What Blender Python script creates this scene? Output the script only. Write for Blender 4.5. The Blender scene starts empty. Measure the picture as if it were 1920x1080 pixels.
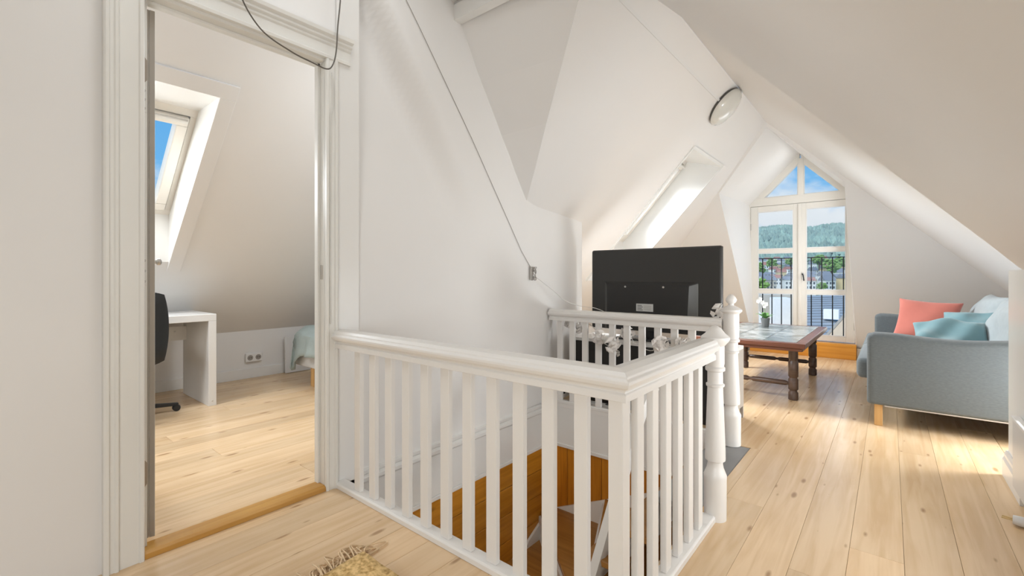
import bpy, bmesh, math, random
from mathutils import Vector, Matrix
S = bpy.context.scene
COL = S.collection
random.seed(7)
R_ = random.Random(11)

# ------------------------------------------------------------------ camera
cam_d = bpy.data.cameras.new('camera')
cam_d.sensor_width = 36.0
cam_d.lens = 857.0 / 1920.0 * 36.0
cam_d.shift_y = -22.0 / 1920.0
cam_d.clip_start = 0.02
cam_d.clip_end = 6000
cam = bpy.data.objects.new('camera', cam_d)
COL.objects.link(cam)
cam.location = (0, 0, 1.03)
cam.rotation_euler = (math.radians(90), 0, math.radians(39.6))
S.camera = cam

# ------------------------------------------------------------------ exposure
S.view_settings.view_transform = 'Standard'
S.view_settings.look = 'None'
S.view_settings.exposure = 0.0
S.view_settings.gamma = 1.0
S.view_settings.use_curve_mapping = False

# ------------------------------------------------------------------ sky
W = bpy.data.worlds.new('sky')
S.world = W
W.use_nodes = True
nt = W.node_tree
nt.nodes.clear()
def wn(t, **k):
    n = nt.nodes.new(t)
    for a, b in k.items():
        setattr(n, a, b)
    return n
out = wn('ShaderNodeOutputWorld')
bg = wn('ShaderNodeBackground')
tc = wn('ShaderNodeTexCoord')
sep = wn('ShaderNodeSeparateXYZ')
nt.links.new(tc.outputs['Generated'], sep.inputs[0])
ramp = wn('ShaderNodeValToRGB')
e = ramp.color_ramp.elements
e[0].position = 0.0; e[0].color = (0.55, 0.78, 0.95, 1)
e[1].position = 0.45; e[1].color = (0.10, 0.36, 0.80, 1)
m1 = e.new(0.16); m1.color = (0.17, 0.50, 0.90, 1)
nt.links.new(sep.outputs['Z'], ramp.inputs[0])
mp = wn('ShaderNodeMapping')
mp.inputs['Scale'].default_value = (1.0, 1.0, 1.9)
mp.inputs['Location'].default_value = (0.37, 0.2, 0.05)
nt.links.new(tc.outputs['Generated'], mp.inputs[0])
nz = wn('ShaderNodeTexNoise')
nz.inputs['Scale'].default_value = 5.5
nz.inputs['Detail'].default_value = 7.0
nz.inputs['Roughness'].default_value = 0.55
nt.links.new(mp.outputs[0], nz.inputs['Vector'])
bias = wn('ShaderNodeMapRange')
bias.inputs['From Min'].default_value = 0.10
bias.inputs['From Max'].default_value = 0.19
bias.inputs['To Min'].default_value = 0.26
bias.inputs['To Max'].default_value = -0.02
nt.links.new(sep.outputs['Z'], bias.inputs['Value'])
add = wn('ShaderNodeMath', operation='ADD')
nt.links.new(nz.outputs['Fac'], add.inputs[0])
nt.links.new(bias.outputs[0], add.inputs[1])
cr = wn('ShaderNodeValToRGB')
cr.color_ramp.elements[0].position = 0.55
cr.color_ramp.elements[1].position = 0.70
nt.links.new(add.outputs[0], cr.inputs[0])
mx = wn('ShaderNodeMix', data_type='RGBA')
nt.links.new(cr.outputs[0], mx.inputs[0])
nt.links.new(ramp.outputs[0], mx.inputs[6])
mx.inputs[7].default_value = (0.90, 0.93, 0.97, 1)
nt.links.new(mx.outputs[2], bg.inputs[0])
bg.inputs[1].default_value = 1.0
nt.links.new(bg.outputs[0], out.inputs[0])

# ------------------------------------------------------------------ lights
def sun(name, direction, energy, angle, color):
    l = bpy.data.lights.new(name, 'SUN')
    l.energy = energy; l.angle = math.radians(angle); l.color = color
    o = bpy.data.objects.new(name, l); COL.objects.link(o)
    o.rotation_euler = Vector(direction).to_track_quat('-Z', 'Y').to_euler()
    return o
def area(name, loc, target, sx, sy, power, color=(0.92, 0.965, 1.0), spread=180):
    l = bpy.data.lights.new(name, 'AREA')
    l.shape = 'RECTANGLE'; l.size = sx; l.size_y = sy; l.energy = power; l.color = color; l.spread = math.radians(spread)
    o = bpy.data.objects.new(name, l); COL.objects.link(o)
    o.location = loc
    o.rotation_euler = (Vector(target) - Vector(loc)).to_track_quat('-Z', 'Y').to_euler()
    return o
sun('sun', (0.20, 0.62, -0.75), 3.2, 60, (1, 0.97, 0.93))
# daylight of the living room's roof window (in its reveal) and of the balcony door
area('skylight_living', (-2.22, 4.88, 1.92), (-0.9, 4.9, 0.7), 1.0, 0.6, 46, spread=100)
area('niche_fill', (1.12, 3.90, 0.46), (-1.2, 3.78, 0.66), 0.40, 0.30, 29)  # no window here: unseen lamp added to light the slope and stair wall
area('balcony_door_daylight', (-0.425, 6.55, 1.15), (-1.6, 6.40, 1.15), 0.8, 1.5, 9)
area('gable_window_daylight', (-0.655, 6.42, 2.335), (-1.655, 6.42, 1.335), 0.8, 0.62, 4)
area('behind_tv_fill', (-1.455, 3.62, 0.95), (-1.455, 5.2, 0.45), 0.9, 0.4, 15)  # added lamp hidden behind the set for the far floor; screen stays dark
# landing: unseen fill lamps added overhead, at the right hand knee wall and behind the camera
area('landing_top_fill', (-1.35, 0.75, 2.70), (-1.35, 0.75, 0.0), 1.0, 1.4, 9)
area('landing_side_fill', (0.455, 2.35, 0.62), (-2.0, 2.35, 0.70), 1.4, 0.7, 12, spread=150)  # the knee wall has no window, this lamp is added for the stair wall
area('landing_front_fill', (0.15, -0.95, 0.80), (-1.35, 1.0, 0.35), 1.0, 0.9, 19, spread=160)
# bedroom: the hidden half of its roof window, then two unseen fill lamps added at its end and under its ceiling
area('skylight_bedroom', (-3.90, 0.46, 1.80), (-3.3, 0.5, 1.15), 0.75, 0.34, 30)
area('bedroom_end_fill', (-3.4, -1.7, 1.2), (-3.6, 2.0, 0.8), 1.0, 1.0, 20)
area('bedroom_top_fill', (-2.75, 2.2, 2.42), (-3.3, 1.0, 0.0), 0.8, 0.8, 21)
# unseen lamp added under the landing floor to brighten the stairwell
area('stairwell_fill', (-1.45, 0.55, -0.45), (-1.5, 2.6, -0.8), 0.8, 0.3, 5, color=(1, 0.93, 0.82))

# ------------------------------------------------------------------ materials
def nodes_of(m):
    m.use_nodes = True
    t = m.node_tree
    b = t.nodes['Principled BSDF']
    return t, b
def mat(name, col, rough=0.5, metal=0.0, spec=0.5, var=0.0, vscale=6.0, bump=0.0, bscale=40.0, stretch=(1, 1, 1), coat=0.0, sheen=0.0):
    m = bpy.data.materials.new(name)
    t, b = nodes_of(m)
    b.inputs['Base Color'].default_value = (*col, 1)
    b.inputs['Roughness'].default_value = rough
    b.inputs['Metallic'].default_value = metal
    b.inputs['Specular IOR Level'].default_value = spec
    b.inputs['Coat Weight'].default_value = coat
    b.inputs['Sheen Weight'].default_value = sheen
    if var or bump:
        c = t.nodes.new('ShaderNodeTexCoord')
        mpn = t.nodes.new('ShaderNodeMapping')
        mpn.inputs['Scale'].default_value = stretch
        t.links.new(c.outputs['Object'], mpn.inputs[0])
    if var:
        n = t.nodes.new('ShaderNodeTexNoise'); n.inputs['Scale'].default_value = vscale; n.inputs['Detail'].default_value = 5
        t.links.new(mpn.outputs[0], n.inputs['Vector'])
        mr = t.nodes.new('ShaderNodeMapRange')
        mr.inputs['From Min'].default_value = 0.3; mr.inputs['From Max'].default_value = 0.7
        mr.inputs['To Min'].default_value = 1 - var; mr.inputs['To Max'].default_value = 1 + var
        t.links.new(n.outputs['Fac'], mr.inputs['Value'])
        mm = t.nodes.new('ShaderNodeVectorMath'); mm.operation = 'SCALE'
        mm.inputs[0].default_value = col
        t.links.new(mr.outputs[0], mm.inputs['Scale'])
        t.links.new(mm.outputs[0], b.inputs['Base Color'])
    if bump:
        n2 = t.nodes.new('ShaderNodeTexNoise'); n2.inputs['Scale'].default_value = bscale; n2.inputs['Detail'].default_value = 4
        t.links.new(mpn.outputs[0], n2.inputs['Vector'])
        bp = t.nodes.new('ShaderNodeBump'); bp.inputs['Strength'].default_value = bump; bp.inputs['Distance'].default_value = 0.01
        t.links.new(n2.outputs['Fac'], bp.inputs['Height'])
        t.links.new(bp.outputs[0], b.inputs['Normal'])
    return m
def wood(name, light, dark, knot, rough=0.35, axis='Y', knots=1.0, spec=0.5, ringscale=1.0, flat=False):
    """planed softwood: stretched growth lines along axis and dark knots, shifted at random per object"""
    m = bpy.data.materials.new(name)
    t, b = nodes_of(m)
    N = t.nodes.new; Lk = t.links.new
    c = N('ShaderNodeTexCoord'); oi = N('ShaderNodeObjectInfo')
    sc = N('ShaderNodeVectorMath'); sc.operation = 'SCALE'; sc.inputs[0].default_value = (37.0, 53.0, 19.0)
    Lk(oi.outputs['Random'], sc.inputs['Scale'])
    ad = N('ShaderNodeVectorMath'); ad.operation = 'ADD'
    Lk(c.outputs['Object'], ad.inputs[0]); Lk(sc.outputs[0], ad.inputs[1])
    long = {'X': (0.06, 1, 1), 'Y': (1, 0.06, 1), 'Z': (1, 1, 0.06)}[axis]
    mpn = N('ShaderNodeMapping'); mpn.inputs['Scale'].default_value = long
    Lk(ad.outputs[0], mpn.inputs[0])
    n1 = N('ShaderNodeTexNoise'); n1.inputs['Scale'].default_value = 26 * ringscale; n1.inputs['Detail'].default_value = 4; n1.inputs['Distortion'].default_value = 0.8
    Lk(mpn.outputs[0], n1.inputs['Vector'])
    n2 = N('ShaderNodeTexNoise'); n2.inputs['Scale'].default_value = 2.2
    Lk(ad.outputs[0], n2.inputs['Vector'])
    sm = N('ShaderNodeMath'); sm.operation = 'MULTIPLY_ADD'; sm.inputs[1].default_value = 0.65
    Lk(n1.outputs['Fac'], sm.inputs[0])
    s2 = N('ShaderNodeMath'); s2.operation = 'MULTIPLY'; s2.inputs[1].default_value = 0.35
    Lk(n2.outputs['Fac'], s2.inputs[0]); Lk(s2.outputs[0], sm.inputs[2])
    cr = N('ShaderNodeValToRGB')
    cr.color_ramp.elements[0].position = 0.36; cr.color_ramp.elements[0].color = (*dark, 1)
    cr.color_ramp.elements[1].position = 0.60; cr.color_ramp.elements[1].color = (*light, 1)
    Lk(sm.outputs[0], cr.inputs[0])
    # knots
    kl = {'X': (1.3, 4.2, 4.2), 'Y': (4.2, 1.3, 4.2), 'Z': (4.2, 4.2, 1.3)}[axis]
    mk = N('ShaderNodeMapping'); mk.inputs['Scale'].default_value = kl
    Lk(ad.outputs[0], mk.inputs[0])
    v = N('ShaderNodeTexVoronoi'); v.inputs['Scale'].default_value = 1.9 if flat else 1.15
    if flat: v.voronoi_dimensions = '2D'
    v.inputs['Randomness'].default_value = 1.0
    Lk(mk.outputs[0], v.inputs['Vector'])
    kr = N('ShaderNodeMapRange'); kr.inputs['From Min'].default_value = 0.035; kr.inputs['From Max'].default_value = 0.10
    kr.inputs['To Min'].default_value = 0.75 * knots; kr.inputs['To Max'].default_value = 0.0
    # only some cells hold a knot, ragged by the grain
    sk2 = N('ShaderNodeSeparateColor'); Lk(v.outputs['Color'], sk2.inputs[0])
    gt = N('ShaderNodeMapRange'); gt.inputs['From Min'].default_value = 0.0; gt.inputs['From Max'].default_value = 1.0
    gt.inputs['To Min'].default_value = -0.02 if flat else 0.0; gt.inputs['To Max'].default_value = 0.10 if flat else 0.0
    Lk(sk2.outputs[0], gt.inputs['Value'])
    dd = N('ShaderNodeMath'); dd.operation = 'ADD'; Lk(v.outputs['Distance'], dd.inputs[0]); Lk(gt.outputs[0], dd.inputs[1])
    Lk(dd.outputs[0], kr.inputs['Value'])
    mxk = N('ShaderNodeMix'); mxk.data_type = 'RGBA'
    Lk(kr.outputs[0], mxk.inputs[0]); Lk(cr.outputs[0], mxk.inputs[6]); mxk.inputs[7].default_value = (*knot, 1)
    # each board its own tone
    hs = N('ShaderNodeHueSaturation')
    vr = N('ShaderNodeMapRange'); vr.inputs['To Min'].default_value = 0.88; vr.inputs['To Max'].default_value = 1.09
    Lk(oi.outputs['Random'], vr.inputs['Value']); Lk(vr.outputs[0], hs.inputs['Value'])
    Lk(mxk.outputs[2], hs.inputs['Color'])
    Lk(hs.outputs[0], b.inputs['Base Color'])
    b.inputs['Roughness'].default_value = rough
    b.inputs['Specular IOR Level'].default_value = spec
    return m

M = {}
M['wall'] = mat('wall_paint', (0.82, 0.80, 0.775), 0.55, var=0.012, vscale=1.5)
M['slope'] = mat('slope_paint', (0.82, 0.80, 0.775), 0.50, var=0.012, vscale=1.2)
M['gloss'] = mat('white_gloss_paint', (0.82, 0.805, 0.775), 0.28, var=0.012, vscale=3, bump=0.05, bscale=25)
M['casing'] = mat('casing_paint', (0.80, 0.785, 0.74), 0.42, var=0.015, vscale=3)
M['rail'] = mat('railing_paint', (0.84, 0.815, 0.78), 0.30, bump=0.04, bscale=30)
M['frame'] = mat('window_frame_paint', (0.80, 0.765, 0.70), 0.35)
M['grey_edge'] = mat('shaded_door_edge', (0.42, 0.38, 0.33), 0.5, var=0.08, vscale=4)  # shade on the edge of the open door put into its colour
M['steel'] = mat('brushed_steel', (0.55, 0.53, 0.50), 0.35, metal=0.9)
M['brass_grey'] = mat('old_hinge', (0.42, 0.37, 0.31), 0.4, metal=0.6)
M['pine_floor'] = wood('pine_floor', (0.82, 0.600, 0.375), (0.70, 0.475, 0.265), (0.34, 0.18, 0.075), rough=0.25, flat=True)
M['subfloor'] = mat('subfloor', (0.30, 0.19, 0.10), 0.8, var=0.1)
M['pine_dark_z'] = wood('varnished_pine_wall', (0.66, 0.26, 0.022), (0.46, 0.16, 0.010), (0.10, 0.03, 0.005), rough=0.35, axis='Z', knots=1.0)
M['pine_dark_y'] = wood('varnished_pine_board', (0.62, 0.27, 0.026), (0.46, 0.18, 0.012), (0.09, 0.03, 0.005), rough=0.35, axis='Y', knots=1.0)
M['tread'] = wood('varnished_tread', (0.44, 0.205, 0.045), (0.32, 0.135, 0.022), (0.08, 0.03, 0.008), rough=0.35, axis='X', knots=1.0)
M['sill_wood'] = wood('varnished_sill', (0.80, 0.36, 0.055), (0.68, 0.27, 0.03), (0.40, 0.14, 0.02), rough=0.3, axis='X', knots=0.2)
M['threshold'] = wood('varnished_threshold', (0.56, 0.30, 0.075), (0.44, 0.205, 0.035), (0.25, 0.1, 0.02), rough=0.3, axis='Y', knots=0.3)
M['dark_oak'] = wood('dark_oak', (0.105, 0.062, 0.042), (0.055, 0.030, 0.020), (0.03, 0.015, 0.01), rough=0.35, axis='X', knots=0.2)
M['dark_oak_red'] = wood('dark_oak_edge', (0.16, 0.055, 0.028), (0.09, 0.030, 0.016), (0.03, 0.015, 0.01), rough=0.35, axis='X', knots=0.2)
M['leg_wood'] = wood('blond_leg', (0.60, 0.36, 0.14), (0.50, 0.28, 0.10), (0.4, 0.2, 0.08), rough=0.4, axis='Z', knots=0.0)
M['grey_paint'] = mat('grey_floor_paint', (0.25, 0.245, 0.24), 0.5, var=0.08)
M['tv_black'] = mat('tv_plastic', (0.028, 0.027, 0.025), 0.38, bump=0.03, bscale=200)
M['tv_recess'] = mat('tv_recess', (0.020, 0.019, 0.018), 0.55)
M['black'] = mat('black_plastic', (0.014, 0.014, 0.015), 0.45)
M['screen'] = mat('dark_screen', (0.01, 0.01, 0.012), 0.08)
M['label'] = mat('paper_label', (0.62, 0.62, 0.60), 0.6)
M['ink'] = mat('label_print', (0.12, 0.12, 0.12), 0.7)
M['bench_black'] = mat('bench_black', (0.018, 0.017, 0.016), 0.5)
M['bench_side'] = mat('bench_side', (0.47, 0.43, 0.385), 0.5)
M['white_lam'] = mat('white_laminate', (0.80, 0.79, 0.77), 0.35)
M['white_plastic'] = mat('white_plastic', (0.82, 0.81, 0.79), 0.35)
M['socket_dark'] = mat('socket_holes', (0.05, 0.05, 0.05), 0.6)
M['sofa'] = mat('grey_blue_linen', (0.130, 0.150, 0.158), 0.9, var=0.10, vscale=60, bump=0.25, bscale=420, stretch=(1, 1, 3), sheen=0.2)
M['sofa_light'] = mat('pale_grey_linen', (0.40, 0.445, 0.46), 0.9, var=0.05, vscale=30, bump=0.2, bscale=350, sheen=0.2)
M['pink'] = mat('salmon_cotton', (0.54, 0.165, 0.125), 0.9, var=0.05, vscale=9, bump=0.15, bscale=300, sheen=0.3)
M['teal'] = mat('dusty_teal_cotton', (0.155, 0.28, 0.31), 0.85, var=0.08, vscale=9, bump=0.15, bscale=300, sheen=0.3)
M['blanket'] = mat('pale_blue_blanket', (0.40, 0.47, 0.46), 0.9, var=0.05, vscale=12, bump=0.2, bscale=120)
M['bedwhite'] = mat('bed_base_cloth', (0.66, 0.65, 0.63), 0.8)
M['lamp_glass'] = mat('opal_lamp_glass', (0.70, 0.69, 0.64), 0.18, coat=0.5)
M['lamp_base'] = mat('lamp_base', (0.10, 0.095, 0.085), 0.5)
M['cable_dark'] = mat('cable_dark', (0.12, 0.105, 0.085), 0.5)
M['cable_white'] = mat('cable_white', (0.72, 0.70, 0.66), 0.45)
M['cable_grey'] = mat('cable_grey', (0.34, 0.31, 0.28), 0.5)
M['brass'] = mat('brass_pin', (0.65, 0.48, 0.22), 0.3, metal=0.8)
M['petal'] = mat('paper_petal', (0.84, 0.80, 0.76), 0.7)
M['iron'] = mat('wrought_iron', (0.018, 0.018, 0.018), 0.5)
M['pot'] = mat('zinc_pot', (0.20, 0.21, 0.21), 0.45, metal=0.3)
M['leaf'] = mat('leaf_green', (0.10, 0.24, 0.06), 0.5, var=0.15, vscale=20)
M['orchid'] = mat('white_petal', (0.85, 0.84, 0.80), 0.6)
M['soil'] = mat('soil', (0.06, 0.04, 0.03), 0.9)
M['heater'] = mat('white_enamel', (0.70, 0.695, 0.685), 0.32)

def stone_top():
    m = bpy.data.materials.new('slate_top'); t, b = nodes_of(m)
    N = t.nodes.new; Lk = t.links.new
    c = N('ShaderNodeTexCoord'); oi = N('ShaderNodeObjectInfo')
    sc = N('ShaderNodeVectorMath'); sc.operation = 'SCALE'; sc.inputs[0].default_value = (7., 5., 3.); Lk(oi.outputs['Random'], sc.inputs['Scale'])
    ad = N('ShaderNodeVectorMath'); ad.operation = 'ADD'; Lk(c.outputs['Object'], ad.inputs[0]); Lk(sc.outputs[0], ad.inputs[1])
    n = N('ShaderNodeTexNoise'); n.inputs['Scale'].default_value = 5; n.inputs['Detail'].default_value = 7; n.inputs['Distortion'].default_value = 1.0
    Lk(ad.outputs[0], n.inputs['Vector'])
    cr = N('ShaderNodeValToRGB')
    cr.color_ramp.elements[0].position = .35; cr.color_ramp.elements[0].color = (.10, .11, .105, 1)
    cr.color_ramp.elements[1].position = .68; cr.color_ramp.elements[1].color = (.34, .35, .34, 1)
    Lk(n.outputs['Fac'], cr.inputs[0]); Lk(cr.outputs[0], b.inputs['Base Color'])
    mr = N('ShaderNodeMapRange'); mr.inputs['To Min'].default_value = .12; mr.inputs['To Max'].default_value = .34
    Lk(n.outputs['Fac'], mr.inputs['Value']); Lk(mr.outputs[0], b.inputs['Roughness'])
    bp = N('ShaderNodeBump'); bp.inputs['Strength'].default_value = .12; bp.inputs['Distance'].default_value = .01
    Lk(n.outputs['Fac'], bp.inputs['Height']); Lk(bp.outputs[0], b.inputs['Normal'])
    return m
M['slate'] = stone_top()

def weave():
    m = bpy.data.materials.new('woven_straw'); t, b = nodes_of(m)
    N = t.nodes.new; Lk = t.links.new
    c = N('ShaderNodeTexCoord')
    n = N('ShaderNodeTexNoise'); n.inputs['Scale'].default_value = 70; n.inputs['Detail'].default_value = 3
    Lk(c.outputs['Object'], n.inputs['Vector'])
    cr = N('ShaderNodeValToRGB')
    cr.color_ramp.elements[0].position = .33; cr.color_ramp.elements[0].color = (.46, .27, .085, 1)
    cr.color_ramp.elements[1].position = .62; cr.color_ramp.elements[1].color = (.86, .61, .28, 1)
    Lk(n.outputs['Fac'], cr.inputs[0]); Lk(cr.outputs[0], b.inputs['Base Color'])
    b.inputs['Roughness'].default_value = .9
    return m
M['straw'] = weave()
M['fringe'] = mat('straw_fringe', (0.80, 0.60, 0.38), 0.85, var=0.15, vscale=30)

def glass():
    m = bpy.data.materials.new('window_glass'); m.use_nodes = True
    t = m.node_tree; t.nodes.clear()
    o = t.nodes.new('ShaderNodeOutputMaterial'); mixn = t.nodes.new('ShaderNodeMixShader')
    tr = t.nodes.new('ShaderNodeBsdfTransparent'); gl = t.nodes.new('ShaderNodeBsdfGlossy'); gl.inputs['Roughness'].default_value = 0.02
    fr = t.nodes.new('ShaderNodeFresnel'); fr.inputs['IOR'].default_value = 1.12
    tr.inputs[0].default_value = (0.97, 0.985, 0.98, 1)
    t.links.new(fr.outputs[0], mixn.inputs[0]); t.links.new(tr.outputs[0], mixn.inputs[1]); t.links.new(gl.outputs[0], mixn.inputs[2])
    t.links.new(mixn.outputs[0], o.inputs[0])
    return m
M['glass'] = glass()

# ------------------------------------------------------------------ mesh helpers
class MB:
    def __init__(s): s.v = []; s.f = []
    def add(s, vs, fs):
        o = len(s.v); s.v += [tuple(p) for p in vs]; s.f += [tuple(i + o for i in q) for q in fs]; return s
    def box(s, x0, x1, y0, y1, z0, z1, mtx=None):
        vs = [Vector((x, y, z)) for z in (z0, z1) for y in (y0, y1) for x in (x0, x1)]
        if mtx is not None: vs = [mtx @ p for p in vs]
        return s.add(vs, [(0, 2, 3, 1), (4, 5, 7, 6), (0, 1, 5, 4), (2, 6, 7, 3), (0, 4, 6, 2), (1, 3, 7, 5)])
    def poly(s, pts): return s.add(pts, [tuple(range(len(pts)))])
    def prism(s, pts, d):
        d = Vector(d); n = len(pts); a = [Vector(p) for p in pts]
        return s.add(a + [p + d for p in a], [tuple(range(n))[::-1], tuple(range(n, 2 * n))] + [(i, (i + 1) % n, n + (i + 1) % n, n + i) for i in range(n)])
    def loft(s, a, b, closed=True):
        n = len(a); k = n if closed else n - 1
        return s.add(list(a) + list(b), [(i, (i + 1) % n, n + (i + 1) % n, n + i) for i in range(k)])
    def lathe(s, prof, c=(0, 0, 0), seg=20, mtx=None, cap=True):
        vs = []; n = len(prof)
        for r, z in prof:
            for k in range(seg):
                a = 2 * math.pi * k / seg
                p = Vector((r * math.cos(a), r * math.sin(a), z))
                if mtx is not None: p = mtx @ p
                vs.append(p + Vector(c))
        fs = [(i * seg + k, i * seg + (k + 1) % seg, (i + 1) * seg + (k + 1) % seg, (i + 1) * seg + k) for i in range(n - 1) for k in range(seg)]
        if cap: fs += [tuple(range(seg))[::-1], tuple((n - 1) * seg + k for k in range(seg))]
        return s.add(vs, fs)
    def tube(s, pts, r, seg=8, cap=True, taper=None):
        pts = [Vector(p) for p in pts]; n = len(pts); vs = []
        up = Vector((0, 0, 1))
        prev = None
        for i, p in enumerate(pts):
            d = (pts[min(i + 1, n - 1)] - pts[max(i - 1, 0)]).normalized()
            if prev is None:
                u = d.cross(up)
                if u.length < 1e-3: u = d.cross(Vector((1, 0, 0)))
            else:
                u = prev - d * prev.dot(d)
            u.normalize(); prev = u; w = d.cross(u)
            rr = r if taper is None else r * taper[i]
            for k in range(seg):
                a = 2 * math.pi * k / seg
                vs.append(p + u * (rr * math.cos(a)) + w * (rr * math.sin(a)))
        fs = [(i * seg + k, i * seg + (k + 1) % seg, (i + 1) * seg + (k + 1) % seg, (i + 1) * seg + k) for i in range(n - 1) for k in range(seg)]
        if cap: fs += [tuple(range(seg))[::-1], tuple((n - 1) * seg + k for k in range(seg))]
        return s.add(vs, fs)
    def sweep(s, prof, path):
        """profile (offset to the right of travel, height) along a path in XY with mitred corners"""
        P = [Vector(p) for p in path]; n = len(P); m = len(prof); vs = []
        for i, p in enumerate(P):
            d0 = (P[i] - P[i - 1]).normalized() if i > 0 else (P[1] - P[0]).normalized()
            d1 = (P[i + 1] - P[i]).normalized() if i < n - 1 else d0
            r0 = Vector((d0.y, -d0.x, 0)); r1 = Vector((d1.y, -d1.x, 0))
            b = (r0 + r1).normalized(); b = b / max(0.2, b.dot(r0))
            for o, z in prof: vs.append(p + b * o + Vector((0, 0, z)))
        fs = [(i * m + k, i * m + (k + 1) % m, (i + 1) * m + (k + 1) % m, (i + 1) * m + k) for i in range(n - 1) for k in range(m)]
        fs += [tuple(range(m))[::-1], tuple((n - 1) * m + k for k in range(m))]
        return s.add(vs, fs)
    def build(s, name, material, parent=None, bevel=0.0, seg=2, smooth=False, sub=0, autosmooth=True):
        off = Vector((0, 0, 0)); q = parent
        while q is not None: off += Vector(q.location); q = q.parent
        me = bpy.data.meshes.new(name)
        me.from_pydata([tuple(Vector(p) - off) for p in s.v], [], s.f)
        bmx = bmesh.new(); bmx.from_mesh(me)
        bmesh.ops.recalc_face_normals(bmx, faces=bmx.faces)
        bmx.to_mesh(me); bmx.free()
        me.materials.append(M[material] if isinstance(material, str) else material)
        o = bpy.data.objects.new(name, me); COL.objects.link(o)
        if parent is not None: o.parent = parent
        if smooth:
            for p in me.polygons: p.use_smooth = True
        if bevel:
            b = o.modifiers.new('bevel', 'BEVEL'); b.width = bevel; b.segments = seg; b.limit_method = 'ANGLE'; b.angle_limit = math.radians(40)
        if sub:
            b = o.modifiers.new('sub', 'SUBSURF'); b.levels = sub; b.render_levels = sub
        if smooth and not sub:
            try:
                me.set_sharp_from_angle(angle=math.radians(42))
            except Exception: pass
        return o

def tag(o, label=None, cat=None, group=None, kind=None):
    if label: o['label'] = label
    if cat: o['category'] = cat
    if group: o['group'] = group
    if kind: o['kind'] = kind
    return o
def thing(name, loc, label=None, cat=None, group=None, kind=None):
    o = bpy.data.objects.new(name, None); COL.objects.link(o)
    o.location = loc; o.empty_display_size = 0.1
    return tag(o, label, cat, group, kind)
def box(*a): return MB().box(*a)
def copy_tree(o, parent=None):
    c = o.copy(); COL.objects.link(c); c.parent = parent
    for ch in list(o.children): copy_tree(ch, c)
    return c
def bez(pts, n=8):
    """smooth curve through points"""
    P = [Vector(p) for p in pts]; res = []
    for i in range(len(P) - 1):
        p0 = P[max(i - 1, 0)]; p1 = P[i]; p2 = P[i + 1]; p3 = P[min(i + 2, len(P) - 1)]
        for k in range(n):
            t = k / n
            res.append(0.5 * ((2 * p1) + (p2 - p0) * t + (2 * p0 - 5 * p1 + 4 * p2 - p3) * t * t + (3 * p1 - p0 - 3 * p2 + p3) * t ** 3))
    res.append(P[-1]); return res
def smooth01(t):
    t = max(0.0, min(1.0, t)); return t * t * (3 - 2 * t)

# roof planes
def zL(x): return 1.58 + 1.09 * (x + 2.1)         # living room left slope
def zR2(x): return 2.725 - 0.945 * (x + 1.05)     # living room right slope
def zR(x): return 1.06 + (0.47 - x)               # lined slope over the landing
def zB(x): return 0.48 + 0.93 * (x + 5.0)         # bedroom slope
def yF(z): return 7.15 - 0.5535 * z               # steep far wall
DOOR_Y = 7.12

# ================================================================== SETTING
# ---- floor: subfloor slab with a hole for the stairs, planks as parts
HX0, HX1, HY0, HY1 = -2.10, -0.645, 1.205, 3.03
fl = MB()
for (x0, x1, y0, y1) in ((-5.1, HX0 - 0.026, -2, 7.3), (HX0 - 0.026, HX1 + 0.021, -2, HY0 - 0.026), (HX0 - 0.026, HX1 + 0.021, HY1 + 0.026, 7.3), (HX1 + 0.021, 1.4, -2, 7.3)):
    fl.box(x0, x1, y0, y1, -0.22, -0.022)
floor = tag(fl.build('floor', 'subfloor'), kind='structure')
PW = 0.158
x = -0.277 - PW * 31
pi_ = 0
def plank_run(xa, xb, a, b):
    y = a
    while y < b - 0.05:
        e_ = min(b, y + R_.uniform(2.6, 4.6))
        if b - e_ < 0.5: e_ = b
        h2 = (xb - xa) / 2
        o = MB().box(-h2, h2, 0, e_ - y - 0.0012, -0.022, R_.uniform(-0.0004, 0.0002)).build('plank', 'pine_floor', None, bevel=0.0007, seg=1)
        o.location = ((xa + xb) / 2, y, 0); o.parent = floor
        y = e_
while x < 1.35:
    xa, xb = x + 0.0005, x + PW - 0.0005
    if xb <= HX0 or xa >= HX1:
        plank_run(xa, xb, -1.9, 7.12)
    else:
        plank_run(xa, xb, -1.9, HY0); plank_run(xa, xb, HY1, 7.12)
        if xa < HX0 - 0.02: plank_run(xa, HX0 - 0.028, HY0, HY1)
        if xb > HX1 + 0.012: plank_run(HX1 + 0.0005, xb, HY0, HY1)
    x += PW

# ---- landing: doorway wall (left), with the doorway
DY0, DY1, DZ = 0.423, 1.120, 2.065
wl = MB()
wl.box(-2.17, -2.10, -2.0, DY0 - 0.021, -0.02, 2.85)
wl.box(-2.17, -2.10, DY1 + 0.021, 1.299, -0.02, 2.85)
wl.box(-2.17, -2.10, DY0 - 0.021, DY1 + 0.021, DZ + 0.021, 2.85)
tag(wl.build('wall_left', 'wall'), kind='structure')
# board between casing and the stair wall
tag(box(-2.10, -2.088, 1.178, 1.302, 0.0, 2.80).build('trim_1', 'gloss', None, bevel=0.004), kind='structure')

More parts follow.
